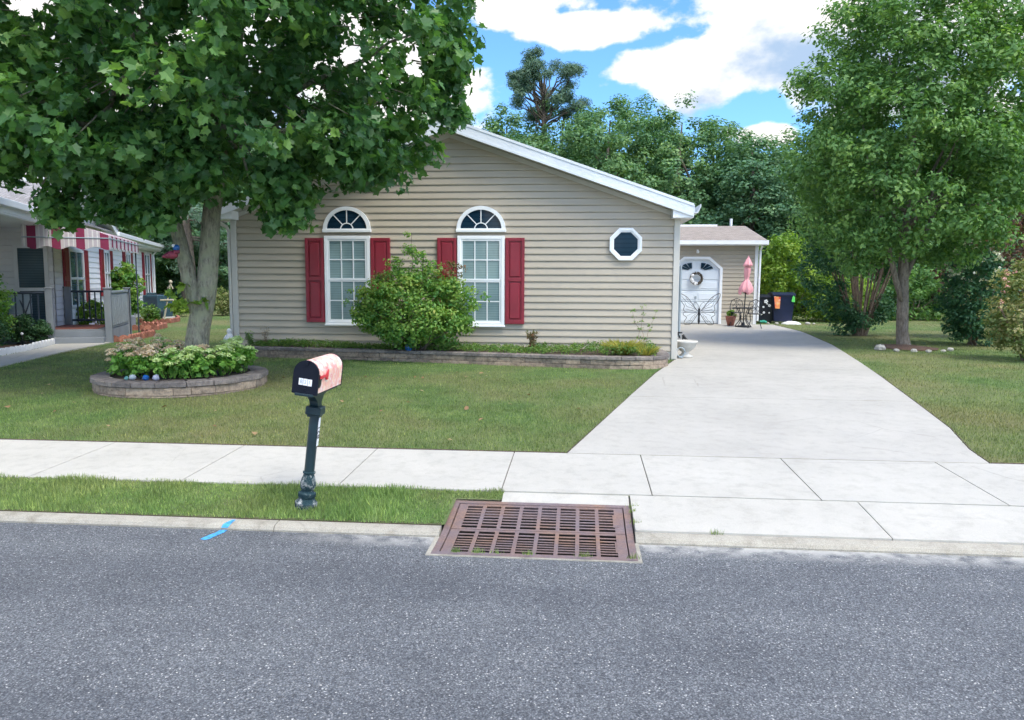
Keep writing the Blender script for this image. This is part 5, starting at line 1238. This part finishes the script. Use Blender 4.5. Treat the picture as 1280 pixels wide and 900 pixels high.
# sedums in the planter: each plant a dome of foliage with flat flower heads
sed = [(-6.38, 10.35, .34, 'c'), (-6.15, 9.85, .32, 'c'), (-5.82, 9.72, .30, 'c'), (-6.0, 10.55, .38, 'm'), (-5.45, 9.70, .28, 'g'), (-5.15, 9.78, .30, 'g'), (-4.95, 10.1, .32, 'g'), (-4.85, 10.5, .34, 'g'), (-5.2, 10.15, .30, 'm'), (-5.75, 10.15, .32, 'm'), (-5.05, 10.8, .36, 'g'), (-6.3, 10.8, .36, 'm')]
sl_ = ['at the far left end of the planter', 'second along the front left of the planter', 'third along the planter front, above the teal glass', 'behind the left pair in the planter', 'above the lilac glass at the planter front', 'in the front right of the planter', 'near the right end of the planter front', 'at the right end of the planter', 'just right of the maple trunk', 'just left of the maple trunk', 'at the back right of the planter', 'at the back left of the planter']
for (x_, y_, h_, kd), lab in zip(sed, sl_):
    z_ = .38
    col_ = {'c': 'cream-pink', 'm': 'mixed cream and green', 'g': 'pale lime-green'}[kd]
    s = thing('sedum', f'leafy sedum with {col_} flower heads {lab}', 'plant', (x_, y_, z_), 0, 'sedums in the round planter')
    cl = ellipsoid_pts(34, (x_, y_, z_ + h_ * .45), (.24, .2, h_ * .5), .3, z_); crown('leaves', cl, .08, 22, .062, M['lf_sedum'], s, 'hex', (x_, y_, z_), .9, .65)
    nh = 13; pts = []; hd = []; st = MB()
    for i in range(nh):
        a = random.uniform(0, 2 * PI); q = .26 * math.sqrt(random.random()); cx_, cy_, cz_ = x_ + q * math.cos(a), y_ + q * .9 * math.sin(a), z_ + h_ * (1.22 - q * q * 8.5) + random.uniform(-.01, .05)
        R_ = random.uniform(.055, .09); m_ = 80; rr = R_ * np.sqrt(RNG.random(m_)); aa = RNG.random(m_) * 2 * PI
        p = np.stack([cx_ + rr * np.cos(aa), cy_ + rr * np.sin(aa), cz_ + .035 * (1 - (rr / R_) ** 2) + RNG.normal(size=m_) * .004], 1); hd.append(p)
        st.tube([(x_ + (cx_ - x_) * .4, y_ + (cy_ - y_) * .4, z_), (cx_, cy_, cz_)], .005, 4)
    hd = np.concatenate(hd); nn_ = RNG.normal(size=hd.shape) * .4 + np.array([0, 0, 1.])
    me = leaf_mesh('blossoms', hd - np.array([x_, y_, z_]), nn_, np.full(len(hd), .028), 'hex', None, .9)
    fm = M['creamfl'] if kd == 'c' else (M['greenfl'] if kd == 'g' else random.choice([M['creamfl'], M['greenfl']])); link('blossoms', me, fm, s)
    part('stems', st, M['lf_sedum'], s)

# ground cover and plants in the house bed
xs_ = RNG.uniform(-6.2, 1.35, 3000); yb = np.array([interp([(p[1], p[0]) for p in []] or [(0, 0), (0, 1)], 0)])
bx_ = np.interp(xs_, [p[0] for p in bed[:10]], [p[1] for p in bed[:10]])
ys_ = bx_ + .12 + RNG.random(3000) * np.clip(HY - bx_ - .2, .1, 2)
hh_ = (.03 + .10 * RNG.random(3000)) * (.45 + .55 * (np.sin(xs_ * 2.1) * .5 + .5) + (xs_ > -.9) * .35)
cl = np.stack([xs_, ys_, .43 + hh_], 1)
o = crown('ground_cover', cl[:1500], .06, 10, .04, M['lf_bed'], None, 'diamond', (0, 0, 0), .8, .5); tag(o, 'low weedy ground cover filling the flower bed under the gable', 'ground cover', kind='stuff')
def blades_tuft(name, label, c, n, h, spread, mat, cat='plant', w=.012):
    a = RNG.random(n) * 2 * PI; q = spread * np.sqrt(RNG.random(n)); base = np.stack([c[0] + .25 * q * np.cos(a), c[1] + .25 * q * np.sin(a), np.full(n, c[2])], 1)
    H_ = h * (.6 + .5 * RNG.random(n)); tip = base + np.stack([q * np.cos(a) * 1.1, q * np.sin(a) * 1.1, H_], 1); mid = (base + tip) / 2 + np.array([0, 0, .12]) * H_[:, None]
    side = np.stack([-np.sin(a), np.cos(a), np.zeros(n)], 1) * w
    V = np.stack([base - side / 2, base + side / 2, mid + side / 2, tip, mid - side / 2], 1).reshape(-1, 3) - np.array(c)
    me = bpy.data.meshes.new(name); me.from_pydata(V.tolist(), [], [tuple(range(i * 5, i * 5 + 5)) for i in range(n)]); at_ = me.attributes.new('rnd', 'FLOAT', 'FACE'); at_.data.foreach_set('value', RNG.random(n)); me.update()
    o = link(name, me, mat); o.location = c; return tag(o, label, cat)
blades_tuft('gold_grass', 'tuft of golden yellow ornamental grass near the right end of the house bed', (.75, 13.35, .42), 260, .26, .34, M['goldgrass'])
blades_tuft('gold_grass', 'smaller golden grass tuft spilling over the curved end of the bed wall', (1.12, 13.1, .42), 130, .2, .22, M['goldgrass'])
def spray(name, label, base, height, n, mat, size=.05, lean_=.1):
    r_ = thing(name, label, 'plant', base); st = MB(); cl = []
    for i in range(n):
        e = Vector(base) + Vector((random.uniform(-1, 1) * height * .22, random.uniform(-.5, .5) * height * .2, height * random.uniform(.6, 1))); p = limb(st, base, e, .006, .002, 6, .05, 4)
        for q in p[1:]: cl.append(tuple(q))
    part('stems', st, M['stem'], r_); crown('leaves', np.array(cl), .06, 9, size, mat, r_, 'diamond', base, .4, .45)
spray('tall_weed', 'tall thin green weed against the siding at the right end of the bed', (1.12, 13.6, .42), 1.1, 3, M['lf_bed'], .05)
spray('bronze_plant', 'bronze-red leafy plant against the siding right of the second window', (-.87, 13.7, .42), .36, 7, M['lf_shrubr'], .055)
spray('wispy_plant', 'wispy bare-stemmed plant against the siding near the left house corner', (-5.95, 14.0, .42), .45, 5, M['lf_shrubr'], .022)
spray('wispy_plant', 'low leafy green sprig growing at the left end of the house bed', (-6.25, 13.98, .42), .28, 6, M['lf_bed'], .04)

# ---- background trees
def bg_master(name, h, w, mat, ncl, crad, per, size, label, loc, seed):
    r_ = thing(name, label, 'tree', loc, 0, 'deciduous trees behind the houses')
    tr = MB(); tr.tube([(0, 0, -.1), (0, 0, .4), (.05, 0, h * .3), (-.1, .1, h * .6), (.1, 0, h * .9)], [.3, .2, .17, .11, .03], 9)
    P = RNG.uniform((-w, -w, h * .12), (w, w, h), (6000, 3)); t = P[:, 2] / h
    ww = w * np.interp(t, [.1, .25, .5, .75, .92, 1], [.55, .85, 1, .82, .45, .1]); ang = np.arctan2(P[:, 1], P[:, 0])
    rr = np.hypot(P[:, 0], P[:, 1]) / (ww * (1 + .2 * np.sin(ang * 3 + t * 9 + seed) + .12 * np.sin(t * 25 + seed)))
    P = P[(rr < 1) & (rr > .45)][:ncl]
    for i in range(9): limb(tr, (0, 0, h * (.25 + .06 * i)), tuple(P[i * 7]), .07, .02, 4, .05, 5)
    part('trunk', tr, M['barkd'], r_, smooth=True, local=True)
    crown('crown', P, crad, per, size, mat, r_, 'diamond', (0, 0, 0), .6, .75, center=(0, 0, h * .5)); return r_
bgs = [(-24.8, 40, 9.4, 0), (-21.5, 46, 10.8, 1), (-18.6, 41, 10.8, 2), (-15.2, 45, 12.0, 0), (-12.0, 42, 11.2, 1), (-9.0, 46, 12.1, 2), (-6.2, 40, 10.4, 0), (-4.4, 46, 11.6, 1), (-1.1, 42, 11.6, 2), (1.2, 38, 10.1, 0), (3.0, 44, 11.7, 1), (4.9, 40, 10.4, 2), (7.0, 43, 10.0, 0), (7.9, 37, 8.3, 1), (10.4, 46, 9.4, 2), (11.2, 39, 9.0, 0), (14.0, 44, 10.4, 1), (15.9, 40, 10.4, 2), (18.5, 42, 10.6, 0), (21.6, 40, 10.7, 1), (25.0, 43, 11, 2), (-2.6, 36.5, 8.2, 1), (13.0, 35, 7.0, 2), (-17.5, 36, 6.8, 1), (-22.5, 35.5, 7.0, 0)]
bgl = ['tree at the far left behind the white house', 'taller tree behind the white house roof', 'tree seen above the striped awning', 'tree behind the bird ornament and maple stems', 'tree filling the gap left of the beige house', 'tall tree hidden behind the maple crown, farther back', 'tree behind the peak of the beige gable', 'tree at the foot of the tall pine, behind it', 'tree rising just right of the tall pine', 'tree behind the middle of the right roof slope', 'tallest deciduous tree above the right roof slope', 'tree above the lower end of the right roof slope', 'tree above the end of the gutter, farther back', 'lower tree behind the garage roof', 'distant tree under the small white cumulus', 'tree between garage and shade tree crown', 'far tree behind the left half of the shade tree', 'tree directly behind the shade tree trunk', 'tree behind the right half of the shade tree', 'tree behind the dark blossoming shrub', 'tree at the far right end of the treeline', 'low tree peeping over the roof left of the pine', 'low tree behind the back-lawn shrubs', 'low tree behind the air conditioner', 'low tree behind the far end of the white house']
masters = []
for i, (x_, y_, h_, k_) in enumerate(bgs):
    lab = 'dense green ' + bgl[i]
    if i < 3: masters.append(bg_master('background_tree', [10., 10.6, 11.][i], [3.3, 3.0, 3.6][i], M[['lf_bg', 'lf_bg2', 'lf_bg']][i] if False else M[('lf_bg', 'lf_bg2', 'lf_bg')[i]], 380, .55, 95, .155, lab, (x_, y_, .28), i * 2.3)); masters[-1].scale = (1, 1, h_ / [10., 10.6, 11.][i])
    else:
        hm = [10., 10.6, 11.][k_]; dup(masters[k_], (x_, y_, .28), lab, random.uniform(0, 6.28), (random.uniform(.95, 1.15), random.uniform(.95, 1.15), h_ / hm))
# understory behind: dense thicket row (one mass nobody could count)
cl = np.stack([RNG.uniform(-34, 34, 2000), RNG.uniform(47, 51, 2000), .3 + RNG.random(2000) ** 1.2 * 6.2], 1)
o = crown('undergrowth', cl, .95, 60, .27, M['lf_bg2'], None, 'diamond', (0, 0, 0), .6, .8); tag(o, 'dense dark undergrowth closing the gaps behind the row of trees', 'undergrowth', kind='stuff')
# pine
PN = thing('pine_tree', 'tall open-crowned pine standing above the other trees behind the gable', 'tree', (-2.1, 41, .28))
tr = MB(); tr.tube([(-2.1, 41, .2), (-2.2, 41, 5), (-2.0, 41, 9), (-2.1, 41, 11), (-2.0, 41, 12.6)], [.28, .22, .15, .1, .03], 9); cl = []
for i in range(46):
    z_ = random.uniform(10.1, 12.9); a = random.uniform(0, 2 * PI); L_ = 2.3 * math.sqrt(max(.12, 1 - ((z_ - 11.2) / 1.9) ** 2)) * random.uniform(.55, 1); e = (-2.05 + L_ * math.cos(a), 41 + L_ * math.sin(a), z_ + random.uniform(.0, .4)); p = limb(tr, (-2.05, 41, 9.2 + (z_ - 9.9) * .75), e, .05, .015, 5, .08, 5)
    cl += [tuple(p[-1]), tuple(p[-2] * .4 + p[-1] * .6 + Vector((0, 0, .1)))]
part('trunk', tr, M['barkd'], PN); crown('crown', np.array(cl), .42, 210, .22, M['lf_pine'], PN, 'diamond', (-2.1, 41, .28), .5, .14)
# dark-trunked pine behind neighbour yard
DP = thing('dark_pine', 'thick dark-trunked pine beyond the air conditioner with drooping boughs', 'tree', (-16.6, 31.3, .28))
tr = MB(); tr.tube([(-16.6, 31.3, .2), (-16.55, 31.3, .6), (-16.7, 31.3, 3.2), (-16.9, 31.3, 6), (-17, 31.3, 10)], [.42, .34, .3, .24, .1], 12); cl = []
for i in range(26):
    z_ = random.uniform(2.6, 9); a = random.uniform(0, 2 * PI); L_ = random.uniform(1.4, 2.8); e = (-16.8 + L_ * math.cos(a), 31.3 + L_ * math.sin(a), z_ - .5); p = limb(tr, (-16.75, 31.3, z_), e, .05, .015, 5, .06, 5); cl += [tuple(q) for q in p[2:]]
part('trunk', tr, M['barkd'], DP, smooth=True); crown('crown', np.array(cl), .4, 60, .22, M['lf_pine'], DP, 'diamond', (-16.6, 31.3, .28), .5, .2)

# ---- grass blades
def inpoly(x, y, P):
    P = np.array(P); c = np.zeros(len(x), bool); j = len(P) - 1
    for i in range(len(P)):
        xi, yi = P[i]; xj, yj = P[j]; c ^= ((yi > y) != (yj > y)) & (x < (xj - xi) * (y - yi) / (yj - yi + 1e-12) + xi); j = i
    return c
def grass(name, label, x, y, h, w, mat):
    n = len(x); z = np.interp(y, [4.86, 4.96, 5.62, 6.78, 10, 14, 16, 400], [gz(v) for v in (4.86, 4.96, 5.62, 6.78, 10, 14, 16, 400)])
    a = RNG.random(n) * 2 * PI; H_ = h * (.5 + .8 * RNG.random(n)); L_ = RNG.random(n) * .7 * H_; b = RNG.random(n) * 2 * PI
    base = np.stack([x, y, z - .004], 1); s = np.stack([np.cos(a), np.sin(a), 0 * a], 1) * (w * (.6 + .8 * RNG.random(n)) / 2)[:, None]
    V = np.stack([base - s, base + s, base + np.stack([L_ * np.cos(b), L_ * np.sin(b), H_], 1)], 1).reshape(-1, 3)
    me = bpy.data.meshes.new(name); me.vertices.add(3 * n); me.vertices.foreach_set('co', V.reshape(-1).astype(np.float32)); me.loops.add(3 * n); me.loops.foreach_set('vertex_index', np.arange(3 * n, dtype=np.int32))
    me.polygons.add(n); me.polygons.foreach_set('loop_start', np.arange(0, 3 * n, 3, dtype=np.int32)); me.polygons.foreach_set('loop_total', np.full(n, 3, dtype=np.int32))
    at_ = me.attributes.new('rnd', 'FLOAT', 'FACE'); at_.data.foreach_set('value', RNG.random(n).astype(np.float32)); me.update(calc_edges=True)
    o = link(name, me, mat); return tag(o, label, 'grass', kind='stuff')
n = 52000; x = RNG.uniform(-6.6, -.56, n); y = RNG.uniform(4.972, 5.66, n)
kk = (y < 5.635 + .02 * np.sin(x * 9)) & ((x < -.915) | (y > 5.47)); x, y = x[kk], y[kk]
h = .036 + .022 * np.clip(np.sin(x * 3.1 + 1) + np.sin(x * 7.7), -1, 1.5) * .5
grass('verge_grass', 'longer bright green grass on the verge strip between kerb and sidewalk', x, y, h, .007, M['blade2'])
# lawn: denser near, thinner far
X = []; Yv = []
for (ya, yb2, dens, xl_, xr_) in ((6.786, 9, 2900, -9.5, .8), (9, 11.5, 1700, -12, 1.4), (11.5, 14.4, 1000, -15, 1.8), (14.4, 20, 420, -19, -6.7), (20, 30, 150, -24, -6.7)):
    n = int((yb2 - ya) * (xr_ - xl_) * dens); X.append(RNG.uniform(xl_, xr_, n)); Yv.append(RNG.uniform(ya, yb2, n))
x = np.concatenate(X); y = np.concatenate(Yv)
lim = np.interp(y, [p[1] for p in DL], [p[0] for p in DL]); kk = x < lim - .004
kk &= np.hypot(x - PCX, y - PCY) > PR - .02
kk &= ~((y > np.interp(x, [p[0] for p in bed[:10]], [p[1] for p in bed[:10]]) + .02) & (x > -6.7) & (x < 1.6))
kk &= ~inpoly(x, y, pth)
x, y = x[kk], y[kk]
grass('lawn_grass', 'short mown green grass of the front lawn left of the driveway', x, y, np.full(len(x), .034), .008, M['blade'])
X = []; Yv = []
for (ya, yb2, dens, xl_, xr_) in ((6.786, 10, 2300, 3.4, 6.5), (10, 14, 1100, 4, 9), (14, 20, 600, 4.8, 12), (20, 30, 200, 6, 18)):
    n = int((yb2 - ya) * (xr_ - xl_) * dens); X.append(RNG.uniform(xl_, xr_, n)); Yv.append(RNG.uniform(ya, yb2, n))
x = np.concatenate(X); y = np.concatenate(Yv); lim = np.interp(y, [p[1] for p in DR], [p[0] for p in DR]); kk = (x > lim + .004) & (np.hypot((x - 7.12) / .62, (y - 17.45) / .8) > 1) & ~((x < 8) & (y > 26.3) & (x < 7.4))
grass('side_lawn_grass', 'short mown grass of the side lawn right of the driveway', x[kk], y[kk], np.full(kk.sum(), .036), .008, M['blade'])
# weeds in the drain joints
n = 340; c_ = [(-.75, 4.53), (-.5, 4.53), (-.3, 4.53), (0.05, 4.53), (.385, 5.4), (.385, 5.1), (.9, 4.97), (.385, 5.3), (-.62, 4.53), (.34, 4.53)]
i_ = RNG.integers(len(c_), size=n); x = np.array([c_[k][0] for k in i_]) + RNG.normal(size=n) * .02; y = np.array([c_[k][1] for k in i_]) + RNG.normal(size=n) * .006
grass('joint_weeds', 'sparse little weeds growing in the joints round the storm drain', x, y, np.full(n, .035), .005, M['blade2'])

# a few dead leaves dropped on the lawn and kerb
n = 46; fx_ = RNG.uniform(-7.5, .3, n); fy_ = RNG.uniform(6.95, 12, n); kk = np.hypot(fx_ - PCX, fy_ - PCY) > PR + .1; fx_, fy_ = fx_[kk], fy_[kk]
kk = fx_ < np.interp(fy_, [p[1] for p in DL], [p[0] for p in DL]) - .1; fx_, fy_ = fx_[kk], fy_[kk]
fz_ = np.array([gz(v) for v in fy_]) + .035
me = leaf_mesh('fallen_leaves', np.stack([fx_, fy_, fz_], 1), RNG.normal(size=(len(fx_), 3)) * .3 + np.array([0, 0, 1.]), RNG.uniform(.04, .08, len(fx_)), 'hex', None, .8)
tag(link('fallen_leaves', me, m_leaf('dead_leaf', [(0, (.2, .11, .05)), (1, (.42, .3, .16))], .1)), 'few small brown dead leaves scattered over the front lawn', 'leaves', kind='stuff')

# ------------------------------------------------------------------ sky
SUN_EL, SUN_AZ = math.radians(58), math.radians(132)     # azimuth measured clockwise from +Y (behind-left of the camera)
world = bpy.data.worlds.new('World'); SC.world = world; world.use_nodes = True; nt = world.node_tree
bg = nt.nodes['Background']
sky = nt.nodes.new('ShaderNodeTexSky'); sky.sky_type = 'NISHITA'; sky.sun_disc = False; sky.sun_elevation = SUN_EL; sky.sun_rotation = SUN_AZ
sky.air_density = 1.0; sky.dust_density = .6; sky.ozone_density = 1.5
tc = nt.nodes.new('ShaderNodeTexCoord'); sp_ = nt.nodes.new('ShaderNodeSeparateXYZ'); lk(nt, tc.outputs['Generated'], sp_.inputs[0])
def mth(op, a, b=None, c=None, clamp=False):
    n_ = nt.nodes.new('ShaderNodeMath'); n_.operation = op; n_.use_clamp = clamp
    for i, v in enumerate((a, b, c)):
        if v is None: continue
        if isinstance(v, (int, float)): n_.inputs[i].default_value = v
        else: lk(nt, v, n_.inputs[i])
    return n_.outputs[0]
u = mth('ARCTAN2', sp_.outputs['X'], sp_.outputs['Y']); v = mth('ARCSINE', sp_.outputs['Z'])
def pxuv(px, py): return math.atan((px - 727) / 962), math.atan((351 - py) / 985)
blobs = [(860, 98, 90, 40, 1.0), (800, 92, 60, 26, .8), (985, 60, 120, 75, 1.2), (1110, 60, 150, 95, 1.2), (950, 15, 60, 40, .9), (1000, 140, 60, 22, .55), (730, 40, 95, 22, .95), (640, 18, 70, 26, .9), (700, 8, 80, 18, .7), (600, 100, 45, 18, .6), (946, 176, 34, 16, 1.1), (905, 172, 20, 10, .6), (330, 110, 230, 150, 1.0), (60, 120, 160, 120, .9), (1330, 100, 150, 140, .9)]
def field(vv):
    tot = None
    for (px, py, rx, ry, w_) in blobs:
        u0, v0 = pxuv(px, py); a = mth('MULTIPLY', mth('SUBTRACT', u, u0), 1 / (rx / 962)); b = mth('MULTIPLY', mth('SUBTRACT', vv, v0), 1 / (ry / 962))
        r2 = mth('ADD', mth('MULTIPLY', a, a), mth('MULTIPLY', b, b)); e = mth('MULTIPLY', mth('EXPONENT', mth('MULTIPLY', r2, -.8)), w_)
        tot = e if tot is None else mth('MAXIMUM', tot, e)
    return tot
cmb = nt.nodes.new('ShaderNodeCombineXYZ'); lk(nt, u, cmb.inputs[0]); lk(nt, v, cmb.inputs[1])
def wn(scale, det, rough, off=(0, 0, 0), sc=(1, 1.5, 1)):
    mp = nt.nodes.new('ShaderNodeMapping'); mp.inputs['Scale'].default_value = sc; mp.inputs['Location'].default_value = off; lk(nt, cmb.outputs[0], mp.inputs[0]); return noise(nt, mp.outputs[0], scale, det, rough)
n1 = wn(11, 9, .56); n2 = wn(11, 9, .56, (0, .03, 0)); nbig = wn(3.2, 4, .5, (3, 1, 0))
front = mth('GREATER_THAN', sp_.outputs['Y'], .0)
base = mth('MULTIPLY', field(v), front)
gen = mth('MULTIPLY', mth('SUBTRACT', nbig, .36), 2.4)           # loose cloud cover out of view, increased for whiter fill light
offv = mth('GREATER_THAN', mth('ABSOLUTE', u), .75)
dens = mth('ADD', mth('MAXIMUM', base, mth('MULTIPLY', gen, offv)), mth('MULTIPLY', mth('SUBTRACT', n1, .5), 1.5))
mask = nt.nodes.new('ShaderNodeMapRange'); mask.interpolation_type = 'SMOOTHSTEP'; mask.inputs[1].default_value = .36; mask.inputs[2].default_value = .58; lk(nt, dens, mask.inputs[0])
up = mth('ADD', field(mth('ADD', v, .045)), mth('MULTIPLY', mth('SUBTRACT', n2, .5), 2.4))
shade = nt.nodes.new('ShaderNodeMapRange'); shade.interpolation_type = 'SMOOTHSTEP'; shade.inputs[1].default_value = .62; shade.inputs[2].default_value = 1.35; lk(nt, up, shade.inputs[0])
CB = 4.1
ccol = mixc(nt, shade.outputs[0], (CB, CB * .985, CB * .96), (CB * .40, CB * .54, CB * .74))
skyb = mixc(nt, 1., sky.outputs[0], (.47, .74, 1.02), 'MULTIPLY')
hi = mixc(nt, offv, ccol, (12.6, 12.2, 11.5))  # unseen side and rear clouds made brighter than visible ones, as added fill light
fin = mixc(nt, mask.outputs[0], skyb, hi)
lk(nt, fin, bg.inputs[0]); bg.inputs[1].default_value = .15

sun = bpy.data.lights.new('Sun', 'SUN'); sun.energy = 2.0; sun.angle = math.radians(26); sun.color = (1, .93, .80)
so = bpy.data.objects.new('sun', sun); COL.objects.link(so)
dirv = Vector((math.sin(SUN_AZ) * math.cos(SUN_EL), math.cos(SUN_AZ) * math.cos(SUN_EL), math.sin(SUN_EL)))
so.rotation_euler = dirv.to_track_quat('Z', 'Y').to_euler()

# ------------------------------------------------------------------ camera
f_, p_, y_, r_ = 955.0, .1039, .0891, .0044
cy, sy = math.cos(y_), math.sin(y_)
F = Vector((-sy * math.cos(p_), cy * math.cos(p_), -math.sin(p_))); Rt = Vector((cy, sy, 0)); Up = Rt.cross(F)
r2 = Rt * math.cos(r_) + Up * math.sin(r_); u2 = -Rt * math.sin(r_) + Up * math.cos(r_)
cam = bpy.data.cameras.new('camera'); co = bpy.data.objects.new('camera', cam); COL.objects.link(co)
co.matrix_world = Matrix(((r2.x, u2.x, -F.x, 0), (r2.y, u2.y, -F.y, 0), (r2.z, u2.z, -F.z, 1.70), (0, 0, 0, 1)))
cam.sensor_width = 36; cam.lens = f_ / 1280 * 36; cam.clip_end = 2000; cam.clip_start = .05
SC.camera = co
SC.view_settings.view_transform = 'Standard'; SC.view_settings.look = 'None'; SC.view_settings.exposure = 1.02; SC.view_settings.gamma = 1
SC.view_settings.use_curve_mapping = False
SC.cycles.max_bounces = 4; SC.cycles.diffuse_bounces = 3; SC.cycles.glossy_bounces = 2; SC.cycles.use_adaptive_sampling = True; SC.cycles.adaptive_threshold = .03;  SC.cycles.transparent_max_bounces = 8; SC.cycles.use_denoising = True
